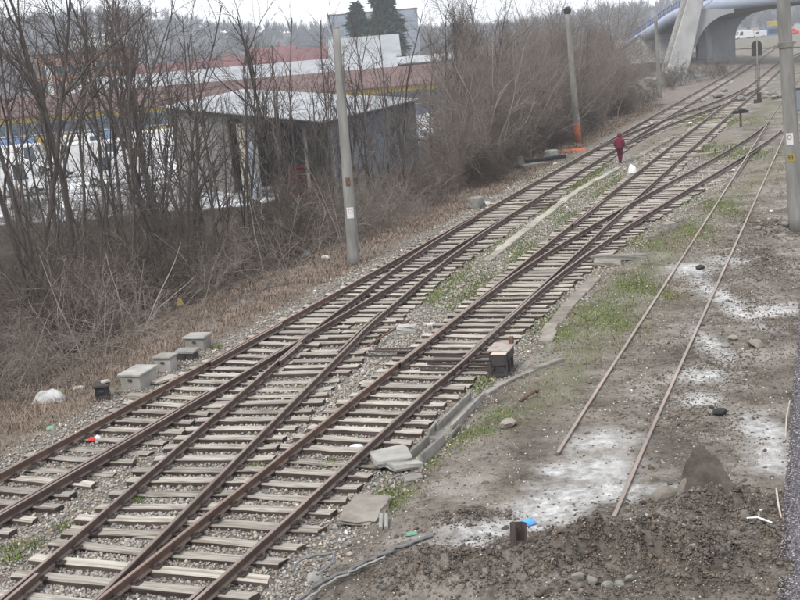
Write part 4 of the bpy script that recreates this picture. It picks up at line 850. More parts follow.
m = MB(); m.cyl((41.6, 159.2, 8.3), (46.5, 160.5, 11.5), .08, n=6); m.cyl((41.8, 159.2, 9.3), (46, 170, 8.2), .05, n=6); bobj(m, 'cable_tube', M['deck'])
m = MB(); m.box((98, 155.0, 10.0), (9, .12, 1.0), -0.09); bobj(m, 'blue_panel', M['blue'])

# ------------------------------------------------------------------ buildings beyond the yard
def gable(name, x0, x1, y0, y1, z0, ze, zr, wall, roof, label, over=.6, ridge='x', cat='building'):
    cx, cy = (x0+x1)/2, (y0+y1)/2; root = tag(empty(name, (cx, cy, z0)), label, cat, 'buildings beyond the yard'); X, Y_ = (x1-x0)/2, (y1-y0)/2; e, r = ze-z0, zr-z0
    m = MB()
    if ridge == 'x': m.prism([(-Y_, 0), (Y_, 0), (Y_, e), (0, r), (-Y_, e)], 'x', -X, X)
    else: m.prism([(-X, 0), (X, 0), (X, e), (0, r), (-X, e)], 'y', -Y_, Y_)
    m.obj('wall', wall, root)
    W = Y_ if ridge == 'x' else X; sl = (r-e)/W; t = .16
    for sg_ in (-1, 1):
        m = MB(); m.prism([(sg_*(W+over), e-sl*over+.04), (0, r+.04), (0, r+.04+t), (sg_*(W+over), e-sl*over+.04+t)], ridge, -(X if ridge == 'x' else Y_)-over, (X if ridge == 'x' else Y_)+over); m.obj('roof_slope', roof, root)
    return root
def window(root, x, y, z, w_, h, mt='glass', fr='render_white', d=.06, name='window'):
    m = MB(); m.box((x, y, z), (w_+.16, d, h+.16)); f = m.obj(name, M[fr], root)
    m = MB(); m.box((x, y-d/2-.012, z), (w_, .02, h)); g_ = m.obj('pane', M[mt], f); return f
YZ = -2.25
dp = gable('depot_building', -62, 9, 148, 174, YZ, 2.35, 4.3, M['dull_wall'], M['roof_brown'], 'long low depot with brown red roof, yellow fascia and blue and yellow front')
m = MB(); m.box((0, -13.12, 4.25), (71, .14, .55)); m.obj('yellow_fascia', M['yellow'], dp)
for i in range(22):
    x = -33.9+i*3.22; window(dp, x, -13.07, 3.15, 2.7, 1.2, fr='bluegrey')
for i in range(22):
    x = -33.9+i*3.22; m = MB(); m.box((x, -13.08, 1.15), (3.0, .10, 2.1)); m.obj('front_panel', M[('depot_blue', 'depot_blue', 'yellow', 'bluegrey', 'yellow', 'depot_blue', 'dull_wall')[(i*5+i//3) % 7]], dp)
m = MB(); m.box((0, -13.2, 2.38), (71, .10, .10)); m.obj('pipe_rail', M['render_white'], dp)
for i in range(23):
    x = -35.5+i*3.22; m = MB(); m.prism([(-13.5, 4.62), (0, 6.60), (0, 6.72), (-13.5, 4.74)], 'x', x-.06, x+.06); m.obj('roof_seam', M['roof_brown'], dp)
wh = gable('white_roofed_hall', -47, 2.0, 185, 215, YZ, 3.75, 5.7, M['dull_wall'], M['metal_roof'], 'long hall with a pale metal roof behind the brown depot roof')
m = MB(); m.box((0, -15.1, 5.7), (49, .12, .5)); m.obj('dark_gutter', M['iron'], wh)
for i in range(14): window(wh, -22.6+i*3.45, -15.06, 4.6, 2.6, .9)
bk = gable('brick_building', -61, -45.5, 218, 232, YZ, 10.4, 10.9, M['brick'], M['iron'], 'orange brick building with pale window bands seen through the left trees', .3)
for j in range(2):
    for i in range(6): window(bk, -6.4+i*2.55, -7.05, 6.9+j*3.0, 1.7, 1.5, fr='render_white')
m = MB(); m.box((-5.6, -7.08, 7.5), (1.0, .14, 6.5)); m.obj('pale_pilaster', M['render_white'], bk)
wt = gable('white_block', -62, -50, 246, 258, YZ, 13.4, 13.8, M['render_white'], M['metal_roof'], 'tall white block rising behind the orange brick building', .2)
for j in range(3):
    for i in range(4): window(wt, -4.4+i*2.9, -6.06, 7.5+j*2.9, 1.5, 1.4)
pk = gable('pink_roofed_house', -52, -35.5, 236, 248, YZ, 4.9, 7.0, M['render_white'], M['roof_red'], 'house with a pinkish red roof above the pale hall roof')
for i in range(4): window(pk, -6+i*4, -6.05, 5.0, 1.4, 1.3)
for i, (x0, x1, y, e, r, lab) in enumerate([(-40, -29.5, 262, 5.0, 7.3, 'leftmost of three red roofed houses above the pale hall'), (-28.6, -19, 268, 5.6, 8.6, 'middle one of three red roofed houses, with a taller roof'), (-18.2, -8.5, 258, 5.4, 7.7, 'rightmost of three red roofed houses, next to the concrete pole top')]):
    h = gable('red_roofed_house', x0, x1, y, y+11, YZ, e, r, M['dull_wall'], M['roof_red'], lab)
    for q in range(3): window(h, -3+q*3, -5.56, e-YZ-1.4, 1.2, 1.2)
    m = MB(); m.box((1.5, 1, r-YZ+.4), (.8, .8, 1.4)); m.obj('chimney', M['brick'], h)
gr = gable('grey_roofed_hall', -9, 3.4, 228, 246, YZ, 5.2, 9.0, M['render_white'], M['metal_roof'], 'hall with a steep light grey roof left of the dark conifer')
for i in range(4): window(gr, -4.6+i*3.1, -9.05, 5.6, 1.8, 1.1)
lw = gable('low_white_shed', 1.5, 12, 206, 214, YZ, 4.0, 4.9, M['dull_wall'], M['metal_roof'], 'low shed with a patchy white roof right of the grey hall')
for i in range(3): window(lw, -3.4+i*3.4, -4.05, 4.9, 1.6, .9)
ap = gable('apartment_block', -18, 15, 450, 464, -2.5, 19.0, 19.4, M['apartment'], M['iron'], 'distant apartment block with haze-tinted blue grey walls behind the conifer', .2)
for j in range(6):
    for i in range(11): window(ap, -14.8+i*2.96, -7.08, 3.2+j*3.0, 1.9, 1.7, mt='bluegrey', fr='apartment', d=.12)  # pale blue grey panes imitate windows faded by haze
# open shed in front of the yard
sh = tag(empty('open_shed', (-3.4, 75, -2.0)), 'open fronted shed with pale metal roof and blue grey end wall behind the trees', 'shed', 'buildings beyond the yard')
FLp, FRp = Vector((-16.6, 95, 4.15)), Vector((-3.4, 75, 3.25)); e1 = (FLp-FRp); e1.z = 0; Ls = e1.length; e1.normalize(); e2 = Vector((-e1.y, e1.x, 0)); e2 = e2 if e2.x > 0 else -e2; Ws = 6.4
def sp(u, v, z): p = FRp+e1*u+e2*v; return (p.x+3.4, p.y-75, z+2.0)
def slab(name, pts, mt, th=.14):
    a = [Vector(p) for p in pts]; nrm = (a[1]-a[0]).cross(a[2]-a[0]).normalized()*th; n_ = len(a); m = MB(); m.add([*a, *[p+nrm for p in a]], [tuple(range(n_-1, -1, -1)), tuple(range(n_, 2*n_))]+[(i, (i+1) % n_, n_+(i+1) % n_, n_+i) for i in range(n_)]); return m.obj(name, mt, sh)
def ze(u, v): return 3.25+0.9*u/Ls+0.62*v/Ws
for i in range(9):
    u0, u1 = -.5+i*(Ls+1)/9, -.5+(i+1)*(Ls+1)/9-.03; slab('roof_sheet', [sp(u0, -.7, ze(u0, -.7)), sp(u1, -.7, ze(u1, -.7)), sp(u1, Ws+.3, ze(u1, Ws+.3)), sp(u0, Ws+.3, ze(u0, Ws+.3))][::-1], M['metal_roof'], .08)
slab('end_wall', [sp(0, 0, -2.4), sp(0, Ws, -2.4), sp(0, Ws, ze(0, Ws)-.1), sp(0, 0, ze(0, 0)-.1)], M['bluegrey'], .12)
slab('lower_wall', [sp(-.13, .1, -2.4), sp(-.13, Ws-.1, -2.4), sp(-.13, Ws-.1, -.4), sp(-.13, .1, -.4)], M['concrete'], .1)
slab('back_wall', [sp(.2, Ws-.2, -2.4), sp(Ls, Ws-.2, -2.4), sp(Ls, Ws-.2, ze(Ls, Ws)-.1), sp(.2, Ws-.2, ze(.2, Ws)-.1)], M['dull_wall'], .12)
slab('far_wall', [sp(Ls, 0, -2.4), sp(Ls, Ws, -2.4), sp(Ls, Ws, ze(Ls, Ws)-.1), sp(Ls, 0, ze(Ls, 0)-.1)], M['dull_wall'], .12)
for i in range(3): u0 = Ls*.60+i*Ls*.132; slab('front_panel', [sp(u0, 0, -2.4), sp(u0+Ls*.128, 0, -2.4), sp(u0+Ls*.128, 0, ze(u0, 0)-.2), sp(u0, 0, ze(u0, 0)-.2)], M['dull_wall'], .1)
slab('ochre_door', [sp(Ls*.50, .1, -2.4), sp(Ls*.55, .1, -2.4), sp(Ls*.55, .1, 2.9), sp(Ls*.50, .1, 2.9)], M['duct'], .1)
slab('blue_door', [sp(Ls*.455, .1, -2.4), sp(Ls*.49, .1, -2.4), sp(Ls*.49, .1, 3.0), sp(Ls*.455, .1, 3.0)], M['bluegrey'], .1)
for u in (.3, Ls*.15, Ls*.3, Ls*.44):
    p = Vector(sp(u, .15, 0)); m = MB(); m.box((p.x, p.y, (ze(u, 0)-.2+2.0-.5)/2), (.22, .22, ze(u, 0)-.2+2.5)); m.obj('post', M['concrete_pale'] if u > 10 else M['pole'], sh)
slab('eave_beam', [sp(0, -.05, ze(0, 0)-.45), sp(Ls, -.05, ze(Ls, 0)-.45), sp(Ls, -.05, ze(Ls, 0)-.15), sp(0, -.05, ze(0, 0)-.15)], M['iron'], .12)
def crate(x, y, z, d, rz, mt, name, label, cat, parts=True):
    root = tag(empty(name, (x, y, z), rz), label, cat); m = MB(); m.box((0, 0, d[2]/2), d); m.obj('body', mt, root, bevel=.03)
    m = MB()
    for q in (.22, .5, .78): m.box((0, 0, d[2]*q), (d[0]+.05, d[1]+.05, d[2]*.07))
    m.obj('ribs', M['iron'], root); return root
p = FRp+e1*7.5+e2*1.5; crate(p.x, p.y, -2.05, (1.0, .9, 1.9), .4, M['burgundy'], 'red_cabinet', 'red cabinet standing inside the open shed', 'cabinet')
p = FRp+e1*5.2+e2*1.8; crate(p.x, p.y, -2.05, (1.1, .9, 1.0), .2, M['rust'], 'rusty_bin', 'rusty bin inside the open shed beside the red cabinet', 'bin')
# conifer
def conifer(x, y, H, R0, label):
    root = tag(empty('conifer_tree', (x, y, -2.3)), label, 'tree'); m = MB(); m.cyl((0, 0, 0), (0, 0, H*.97), .35, .05, 8); m.obj('trunk', M['bark'], root)
    n_ = 6500; h = rng.uniform(.22, 1, n_)**.9; wh_ = np.floor(h*17)/17+rng.normal(0, .012, n_); a = np.floor(rng.random(n_)*7)/7*6.283+wh_*40+rng.normal(0, .22, n_); rr = R0*(1.06-wh_)**.6*(.55+.6*vnoise(wh_*11, wh_*0+H, 4))*(0.65+.5*vnoise(a*1.3, wh_*9, 3))*np.sqrt(rng.random(n_)); z = wh_*H-rr*.18+rng.normal(0, .25, n_)
    P = np.stack([np.cos(a)*rr, np.sin(a)*rr, z], -1); d = rng.normal(0, .5, (n_, 3))+np.stack([np.cos(a), np.sin(a), -.25+0*a], -1)*.8; d2 = rng.normal(0, .22, (n_, 3)); V = np.stack([P-d2, P+d2, P+d], 1).reshape(-1, 3)
    link('crown', np_mesh('crown', V, np.arange(n_*3).reshape(-1, 3)), M['needle'], root)
conifer(2.0, 302, 26, 7.5, 'dark green conifer rising behind the grey roofed hall')
conifer(-5.0, 318, 21, 4.5, 'smaller dark conifer left of the tall one')

# ------------------------------------------------------------------ concrete troughs, slabs, kerbs
def slab_obj(name, x, y, d, rz, mt, label, cat, dz=0.0, tilt=(0, 0), group=None, chip=.03, n=2):
    """a broken flat slab: subdivided box with worn corners"""
    bm = bmesh.new(); bmesh.ops.create_cube(bm, size=1); bmesh.ops.subdivide_edges(bm, edges=bm.edges[:], cuts=n, use_grid_fill=True)
    for v in bm.verts:
        c = Vector(v.co); cor = sum(abs(abs(q)-.5) < 1e-4 for q in c); f = 1-0.05*random.random()*(cor >= 2)-0.06*random.random()*(cor == 3)
        v.co = Vector((c.x*d[0]*f+random.uniform(-1, 1)*chip*.5, c.y*d[1]*f+random.uniform(-1, 1)*chip*.5, c.z*d[2]+random.uniform(-1, 1)*min(chip, d[2]*.2)*.35))
    bmesh.ops.bevel(bm, geom=[e for e in bm.edges if e.is_manifold and e.calc_face_angle(0) > .8], offset=min(d)*.08, segments=1, affect='EDGES')
    me = bpy.data.meshes.new(name); bm.to_mesh(me); bm.free()
    o = link(name, me, M[mt], None, (x, y, hz1(x, y)+d[2]/2+dz), (tilt[0], tilt[1], rz)); 
    if label: tag(o, label, cat, group)
    return o
TRK = math.atan2(.934, .357)            # heading of the tracks
slab_obj('concrete_slab', -.42, 21.75, (.72, .6, .13), .25, 'concrete_pale', 'pale concrete cover slab lying at the sleeper ends before the open trough', 'slab', .14, (.06, -.05))
slab_obj('concrete_slab', -.2, 21.45, (.6, .52, .12), .5, 'concrete_pale', 'pale concrete slab half under the top cover slab by the trough', 'slab', .02, (-.1, .12))
slab_obj('concrete_slab', -.03, 20.6, (.34, .26, .1), .1, 'concrete', 'small flat concrete piece beside the big broken slabs', 'slab', .0)
slab_obj('broken_slab', -.9, 19.25, (.66, .95, .12), -.3, 'slab', 'large earthy broken slab lying flat at the end of the sleepers', 'slab', .05, (.10, .04), chip=.1, n=3)
m_pipe = tag(MB().cyl((-.62, 18.35, -.10), (-.60, 18.75, -.02), .035, n=8).cyl((-.53, 18.35, -.10), (-.52, 18.72, -.03), .035, n=8).obj('pipe_ends', M['concrete_pale']), 'two short pale pipe ends poking out below the earthy slab', 'pipe')
def trough(x0, y0, x1, y1, label, wid=.36, h=.22, th=.05, tilt=0, gone=None):
    a, b = Vector((x0, y0, 0)), Vector((x1, y1, 0)); L = (b-a).length; rz = math.atan2(y1-y0, x1-x0); cx, cy = (x0+x1)/2, (y0+y1)/2
    root = tag(empty('cable_trough', (cx, cy, hz1(cx, cy)-.03), rz), label, 'cable trough', 'concrete cable trough pieces'); root.rotation_euler = (tilt, 0, rz)
    m = MB(); m.box((0, 0, .04), (L, wid-.02, .07)); m.obj('floor', M['concrete'], root, bevel=.008, jitter=.005)
    for s in (-1, 1):
        if gone == s: continue
        m = MB(); m.box((0, s*(wid/2-th/2), h/2+.03), (L*random.uniform(.94, 1), th, h), mi=0); m.obj('side_wall', M['concrete'], root, bevel=.012, jitter=.006)
trough(.02, 21.55, .50, 22.65, 'nearest open concrete trough piece, next to the pale slabs', tilt=-.08)
trough(.52, 22.85, .74, 23.45, 'short tilted concrete trough piece in the middle of the row', tilt=.22, wid=.5)
trough(.66, 23.2, 1.52, 25.35, 'long open concrete trough piece, farthest of the three', tilt=.03)
def strip(name, pts, wid, h, mt, label, cat, seg=.95, gap=.03, dz=0):
    """line of separate cover slabs on the ground"""
    P = np.array(pts); d = np.r_[0, np.cumsum(np.linalg.norm(np.diff(P, axis=0), axis=1))]; root = tag(empty(name, (P[0][0], P[0][1], 0)), label, cat); s = 0
    while s+seg < d[-1]:
        a = np.array([np.interp(s, d, P[:, 0]), np.interp(s, d, P[:, 1])]); b = np.array([np.interp(s+seg-gap, d, P[:, 0]), np.interp(s+seg-gap, d, P[:, 1])]); c = (a+b)/2
        m = MB(); m.box((0, 0, 0), (np.linalg.norm(b-a), wid*random.uniform(.93, 1.05), h)); o = m.obj('cover_slab', M[mt], root, bevel=.015, jitter=.008)
        o.location = (c[0]-P[0][0]+random.gauss(0, .02), c[1]-P[0][1], hz1(*c)+h*.25+dz+random.gauss(0, .008)); o.rotation_euler = (random.gauss(0, .02), random.gauss(0, .015), math.atan2(b[1]-a[1], b[0]-a[0])+random.gauss(0, .012)); s += seg
strip('cable_duct_line', [(3.16, 41.55), (5.51, 48.23), (8.86, 57.67), (12.77, 66.42)], .34, .12, 'duct', 'straight line of concrete duct covers between the two tracks, ending at the person', 'cable duct', dz=.015)
strip('cable_duct_line', [(14.0, 69.2), (16.5, 75.2), (20, 83)], .42, .14, 'slab', 'broken line of duct covers beyond the person', 'cable duct', gap=.35, dz=.02)
strip('kerb_line', [(1.72, 25.55), (2.0, 26.0), (2.6, 26.6), (3.25, 27.1), (3.75, 27.4)], .15, .14, 'concrete', 'curved low concrete kerb running right from the trough past the point machine', 'kerb', seg=.46, gap=.01, dz=-.02)
strip('kerb_line', [(3.6, 29.6), (4.18, 31.89), (5.3, 35.0), (6.6, 38.0)], .38, .12, 'slab', 'sunken line of concrete slabs right of the middle track turnout', 'kerb', seg=1.0, gap=.06, dz=.0)
slab_obj('concrete_post', 7.45, 39.6, (1.9, .2, .2), -.45, 'concrete', 'fallen concrete post lying by the turnout sleepers', 'post', .06, (0, -.04))
slab_obj('concrete_post', 7.0, 39.3, (.9, .45, .18), -.3, 'slab', 'short broken concrete lump beside the fallen post', 'post', .0, (.1, .1))
slab_obj('concrete_block', 10.25, 44.4, (.5, .42, .34), .5, 'concrete', 'squat grey concrete block in the grass near the siding', 'block', .0)
slab_obj('concrete_block', 3.9, 55.7, (.8, .6, .5), 1.2, 'concrete', 'grey concrete block beside the left track before the thicket', 'block', .0)
slab_obj('stone_slab', 17.5, 69.3, (2.6, .5, .2), .15, 'slab', 'flat slabs stacked by the middle track beyond the siding', 'slab')
# trackside boxes on the left
def cbox(x, y, d, rz, mt, lidmt, label, lid=True, legs=False, cat='trackside box'):
    z = hz1(x, y); root = tag(empty('trackside_box', (x, y, z), rz), label, cat, 'boxes beside the left track'); hb = .12 if legs else -.05
    m = MB(); m.box((0, 0, hb+(d[2]-hb)/2), (d[0], d[1], d[2]-hb), taper=.97); m.obj('body', M[mt], root, bevel=.015)
    if lid: m = MB(); m.box((0, 0, d[2]+.03), (d[0]+.08, d[1]+.08, .06)); m.obj('lid', M[lidmt], root, bevel=.012, jitter=.004)
    if legs:
        for sx in (-1, 1):
            for sy in (-1, 1): m = MB(); m.box((sx*d[0]*.4, sy*d[1]*.4, .05), (.05, .05, .24)); m.obj('leg', M['iron'], root)
    m = MB(); m.box((0, -d[1]/2-.012, d[2]*.72), (.10, .03, .05)); m.obj('hasp', M['iron'], root); return root
cbox(-7.35, 28.0, (.33, .32, .34), .15, 'black', 'iron', 'small black box on legs, nearest of the boxes by the left track', legs=True)
slab_obj('flat_stone', -7.25, 28.02, (.2, .15, .05), .3, 'concrete_pale', 'flat pale stone lying on top of the black box', 'stone', .42)
cbox(-6.66, 29.0, (.55, .85, .36), -.32, 'concrete', 'concrete_pale', 'long low concrete box with a flat lid beside the left track')
cbox(-6.2, 30.3, (.44, .40, .36), -.30, 'concrete_pale', 'concrete', 'square pale concrete box with a lid next to the long box')
cbox(-5.82, 31.3, (.5, .42, .2), -.25, 'iron', 'concrete', 'low dark box with a grey top behind the square box')
cbox(-5.7, 32.5, (.58, .5, .34), -.28, 'concrete', 'concrete_pale', 'farthest concrete box with a wide lid in the dry grass')
slab_obj('flat_plate', -6.1, 29.3, (.8, .32, .05), .9, 'rust_top', 'flat rusty plate lying between the boxes and the left rail', 'plate', .03, (.05, .04))
slab_obj('sleeper_stub', -6.35, 27.9, (.9, .24, .12), -.3, 'slab', 'dark wooden stub under the plate by the boxes', 'stub', .0)
# point machine
pm = tag(empty('point_machine', (2.28, 27.45, hz1(2.28, 27.45)), TRK-math.pi/2+.05), 'rusty topped point machine on a dark frame right of the middle track', 'point machine')
pm.scale = (.76, .76, .76)
m = MB(); m.box((0, .05, .62), (.62, .92, .30), taper=.96); m.obj('housing', M['iron'], pm, bevel=.02)
m = MB(); m.box((0, .08, .80), (.70, .98, .05)); m.obj('lid', M['rust_top'], pm, bevel=.01)
m = MB(); m.box((.06, -.56, .57), (.44, .26, .34)); m.obj('motor_cover', M['iron'], pm, bevel=.03)
m = MB(); m.box((.06, -.56, .765), (.48, .30, .035)); m.obj('cover_plate', M['rust_top'], pm, bevel=.01)
for sx in (-.24, .24):
    for sy in (-.55, -.05, .4): m = MB(); m.box((sx, sy, .22), (.09, .07, .55)); m.obj('leg', M['iron'], pm)
m = MB(); m.box((.24, .46, .92), (.14, .16, .24)); m.obj('lever_post', M['rust'], pm, bevel=.015)
m = MB(); m.box((0, 0, .04), (.75, 1.3, .08)); m.obj('base_frame', M['iron'], pm)
def rods(root_pos, ys, x0, x1, label):
    root = tag(empty('point_rods', (root_pos[0], root_pos[1], -.18), math.atan2(-.357, .934)), label, 'point rods')
    for i, q in enumerate(ys): m = MB(); m.cyl((x0+random.uniform(-.1, .1), q, .03*i % .05), (x1+random.uniform(-.2, .1), q+random.uniform(-.04, .04), .03), .028, n=8); m.box((x1-.2, q, .03), (.14, .1, .08)); m.obj('rod', M['fasten'], root)
    return root
rods((1.4, 28.35), (-.65, -.2, .15, .5), -.9, 1.1, 'bundle of rusty rods running under the middle track to the point machine')
rods((-.35, 29.9), (-.3, .05, .35), -.6, .8, 'rusty rods and blocks left of the middle track switch')
rods((6.5, 54.2), (-.7, -.2, .3, .8), -.5, 1.3, 'dark rods lying right of the far left track switch')
m = MB(); m.cyl((-.95, 30.6, -.12), (.25, 33.2, -.10), .03, n=8); tag(m.obj('drive_rod', M['rust']), 'long thin rusty rod lying between the tracks', 'rod')
slab_obj('stone_lump', .12, 32.2, (.55, .3, .22), -.2, 'concrete_pale', 'pale block lying between the tracks by the rods', 'block')

# ------------------------------------------------------------------ asphalt strip on the right
pts = [(3.05, 10), (4.78, 15.0), (6.3, 19.25), (9.49, 28.0), (11.6, 33.8), (14.0, 39.2)]
ed = curve(pts); yy = np.linspace(9, 40, 240); ex = ed(yy)+(fbm(yy, yy*0, 1.3, 71)-.5)*.12; nx_ = 14; V = []
for j in range(nx_+1):
    wj = 0 if j == 0 else .12+(j-1)**1.5*.16; xx = ex+wj; V.append(np.stack([xx, yy, np.maximum(hz(xx, yy)+.012, -.02)*(0 if j else 1)+(0.075+.01*(fbm(xx, yy, 2.5, 72)-.5) if j else -.05)+.035*sst(28, 40, yy)], -1))
V = np.array(V).reshape(-1, 3); nn_ = len(yy); i = np.arange((nx_+1)*nn_).reshape(nx_+1, nn_); F = np.stack([i[:-1, :-1], i[1:, :-1], i[1:, 1:], i[:-1, 1:]], -1).reshape(-1, 4)
tag(link('asphalt_road', np_mesh('asphalt_road', V, F, True), M['asphalt']), kind='structure')
n = 16000; y = 14+rng.random(n)**1.3*20; x = ed(y)+rng.random(n)**1.2*1.6+.02; sz = rng.uniform(.010, .022, n)
o = scatter('asphalt_grit', np.stack([x, y, .076+.003*rng.random(n)+.035*sst(28, 40, y)], -1), sz, np.clip(tints(n, .12, 1.25, .02)*np.array([.95, .93, 1.05]), 0, 2), M['stone'], OCT, OCF, .7); tag(o, 'coarse dark grey grit on the asphalt edge', 'grit', kind='stuff')
m = MB()
def rod(pts, r, mt, name, label, cat, n_=8):
    m = MB()
    for a, b in zip(pts[:-1], pts[1:]): m.cyl(a, b, r, n=n_)
    return tag(m.obj(name, M[mt], smooth=False), label, cat)
rod([(5.52, 17.1, .06), (5.62, 17.55, .10), (5.80, 18.2, .09)], .016, 'rust_top', 'thin_rod', 'thin pinkish rod standing along the asphalt edge', 'rod')
rod([(6.75, 20.6, .08), (7.1, 21.6, .09), (7.5, 22.6, .08)], .013, 'rust_top', 'thin_rod', 'thin rod lying on the asphalt edge farther back', 'rod')

# ------------------------------------------------------------------ rubble and litter
def rock(x, y, d, rz, mt, label, cat='stone', dz=0, tilt=(0, 0), group=None, name='rock', seed=None, sub=2, rough=.28):
    bm = bmesh.new(); bmesh.ops.create_icosphere(bm, subdivisions=sub, radius=.5); R = random.Random(seed if seed is not None else int(x*97+y*31))
    off = [Vector((R.uniform(-1, 1), R.uniform(-1, 1), R.uniform(-1, 1))).normalized() for _ in range(9)]; lv = [R.uniform(.26, .46) for _ in range(9)]
    for v in bm.verts:
        for o_, l_ in zip(off, lv):
            k_ = v.co.dot(o_)
            if k_ > l_: v.co -= o_*(k_-l_)*.9
        v.co += Vector((R.uniform(-1, 1), R.uniform(-1, 1), R.uniform(-1, 1)))*.03*rough*3; v.co = Vector((v.co.x*d[0], v.co.y*d[1], v.co.z*d[2]))
    me = bpy.data.meshes.new(name); bm.to_mesh(me); bm.free(); o = link(name, me, M[mt], None, (x, y, hz1(x, y)+d[2]*.32+dz), (tilt[0], tilt[1], rz)); tag(o, label, cat, group); return o
bm = bmesh.new(); poly = [(-.42, -.4), (-.44, .30), (-.40, .60), (-.30, .72), (-.16, .60), (.04, .56), (.30, .26), (.52, .16), (.60, -.4)]
f_ = bm.faces.new([bm.verts.new((u, 0, v)) for u, v in poly]); ex_ = bmesh.ops.extrude_face_region(bm, geom=[f_]); bmesh.ops.translate(bm, verts=[v for v in ex_['geom'] if isinstance(v, bmesh.types.BMVert)], vec=(.04, .24, -.05))
bmesh.ops.recalc_face_normals(bm, faces=bm.faces); bmesh.ops.bevel(bm, geom=bm.edges[:], offset=.03, segments=1, affect='EDGES'); bmesh.ops.triangulate(bm, faces=bm.faces)
bmesh.ops.subdivide_edges(bm, edges=[e for e in bm.edges if e.calc_length() > .12], cuts=2); bmesh.ops.triangulate(bm, faces=bm.faces)
for v in bm.verts: v.co += v.normal*float(fbm(np.array([v.co.x*3+v.co.y*5]), np.array([v.co.z*3]), 1.4, 33)[0]-.5)*.075
me = bpy.data.meshes.new('leaning_slab'); bm.to_mesh(me); bm.free(); tag(link('leaning_slab', me, M['darkslab'], None, (4.62, 18.0, hz1(4.62, 18.0)-.06), (-.55, .16, -.55)), 'big dark slab standing on end in the dug earth', 'slab')
rock(4.02, 18.35, (.5, .32, .3), .2, 'slab', 'grey brown boulder left of the standing slab', dz=-.02)
rock(4.28, 18.22, (.15, .2, .42), .1, 'slab', 'pale upright stone wedged beside the standing slab', dz=.0, tilt=(.1, .3))
for i, (x, y, q) in enumerate([(2.18, 15.72, .17), (2.36, 15.60, .2), (2.56, 15.52, .19), (2.72, 15.46, .15), (2.88, 15.50, .13)]): rock(x, y, (q*1.3, q*.9, q*.9), i*1.7, 'concrete', 'grey stone in the little row at the bottom edge of the picture', group='row of grey stones at the bottom edge', seed=i)
for i, (x, y, q, lab) in enumerate([(6.07, 22.46, .34, 'black clod lying between the siding and the asphalt'), (1.95, 22.85, .42, 'flat dark clod right of the trough'), (7.59, 27.4, .3, 'brown stone right of the siding'), (8.24, 27.2, .46, 'flat tan stone on the dirt right of the siding'), (7.95, 28.05, .26, 'small brown stone behind the flat tan one'), (9.4, 36.6, .32, 'black lump between the far rails of the siding'), (2.25, 17.55, .22, 'dark clod at the edge of the white dust')]):
    rock(x, y, (q, q*.8, q*.55), i*.7, 'clodrock' if False else ('black' if i in (0, 5) else 'slab'), lab)
for i, (x, y, q) in enumerate([(32.6, 118.4, 2.0), (30.1, 114.4, 1.3), (35.7, 126.9, 1.8), (33.6, 120.8, 1.5)]): rock(x, y, (q*.95, q*.45, q*.3), 1.0+i*.2, 'concrete', 'pale rubble lump between the far tracks', group='rubble lumps between the far tracks')
for i in range(9):
    a = random.uniform(0, 6.28); q = random.uniform(.4, 1.0); rock(34.6+random.uniform(-1.5, 2.8), 107.5+random.uniform(-3, 8), (q, q, q*.7), a, 'concrete', 'grey rubble lump heaped at the foot of the signal mast', group='rubble at the signal foot')
for i in range(8):
    q = random.uniform(.15, .38); rock(13.4+random.uniform(-.7, .5), 42.5+random.uniform(-2.2, 1.8), (q, q, q*.7), i, 'concrete', 'broken grey stone heaped at the foot of the right pole', group='stones at the right pole foot')
def rag(x, y, sx, sy, h, mt, label, cat='litter', rz=0, dz=0, group=None, seed=0, name='plastic_scrap'):
    n_ = 9; u = np.linspace(-1, 1, n_); U, W_ = np.meshgrid(u, u); R = np.random.default_rng(seed+int(abs(x*100))); rr = 1-.18*(fbm(U*2+x, W_*2, 1, 5)); zz = h*np.sqrt(np.clip(1-np.maximum(abs(U), abs(W_))**2.5*.75-(U**2+W_**2)*.25, 0, 1))*(.55+.9*fbm(U*1.9+9+x, W_*1.9, 1.2, 8))+.012
    V = np.stack([U*sx/2*rr, W_*sy/2*rr, zz], -1).reshape(-1, 3); V[:, :2] += R.normal(0, .03*min(sx, sy), V[:, :2].shape); i = np.arange(n_*n_).reshape(n_, n_); F = np.stack([i[:-1, :-1], i[:-1, 1:], i[1:, 1:], i[1:, :-1]], -1).reshape(-1, 4)
    Vb = V.copy(); Vb[:, 2] = np.minimum(Vb[:, 2]-.008, .004); V = np.concatenate([V, Vb]); nb = n_*n_; F2 = F[:, ::-1]+nb; bd = list(i[0, :])+list(i[1:, -1])+list(i[-1, -2::-1])+list(i[-2:0:-1, 0]); Fs = np.array([(bd[k_], bd[(k_+1) % len(bd)], bd[(k_+1) % len(bd)]+nb, bd[k_]+nb) for k_ in range(len(bd))])
    o = link(name, np_mesh(name, V, np.concatenate([F, F2, Fs[:, ::-1]]), True), M[mt], None, (x, y, hz1(x, y)+dz), (0, 0, rz)); tag(o, label, cat, group); return o
rag(1.74, 17.98, .27, .18, .07, 'bag_blue', 'crumpled bright blue plastic bag on the dug earth', rz=.4)
rag(-.12, 17.88, .22, .14, .03, 'bag_green', 'pale green plastic scrap on the gravelly slope')
rag(12.95, 64.0, .5, .42, .42, 'white', 'white plastic bag standing beside the middle track', name='plastic_bag')
rag(.8, 33.0, .4, .14, .05, 'litter', 'white plastic scrap lying between the tracks', rz=.35)
rag(-8.8, 28.5, .85, .5, .26, 'litter', 'crumpled white sheet in the dead grass at the far left', name='plastic_sheet')
rag(-8.35, 29.6, .32, .16, .05, 'litter', 'small bluish white scrap on the green tuft by the boxes')
rag(-8.06, 25.9, .22, .16, .07, 'bag_green', 'green bottle scrap in the dead grass near the left rail')
rag(-7.2, 38.6, .26, .2, .2, 'yellow', 'yellow plastic can lying in the brambles', dz=.3)
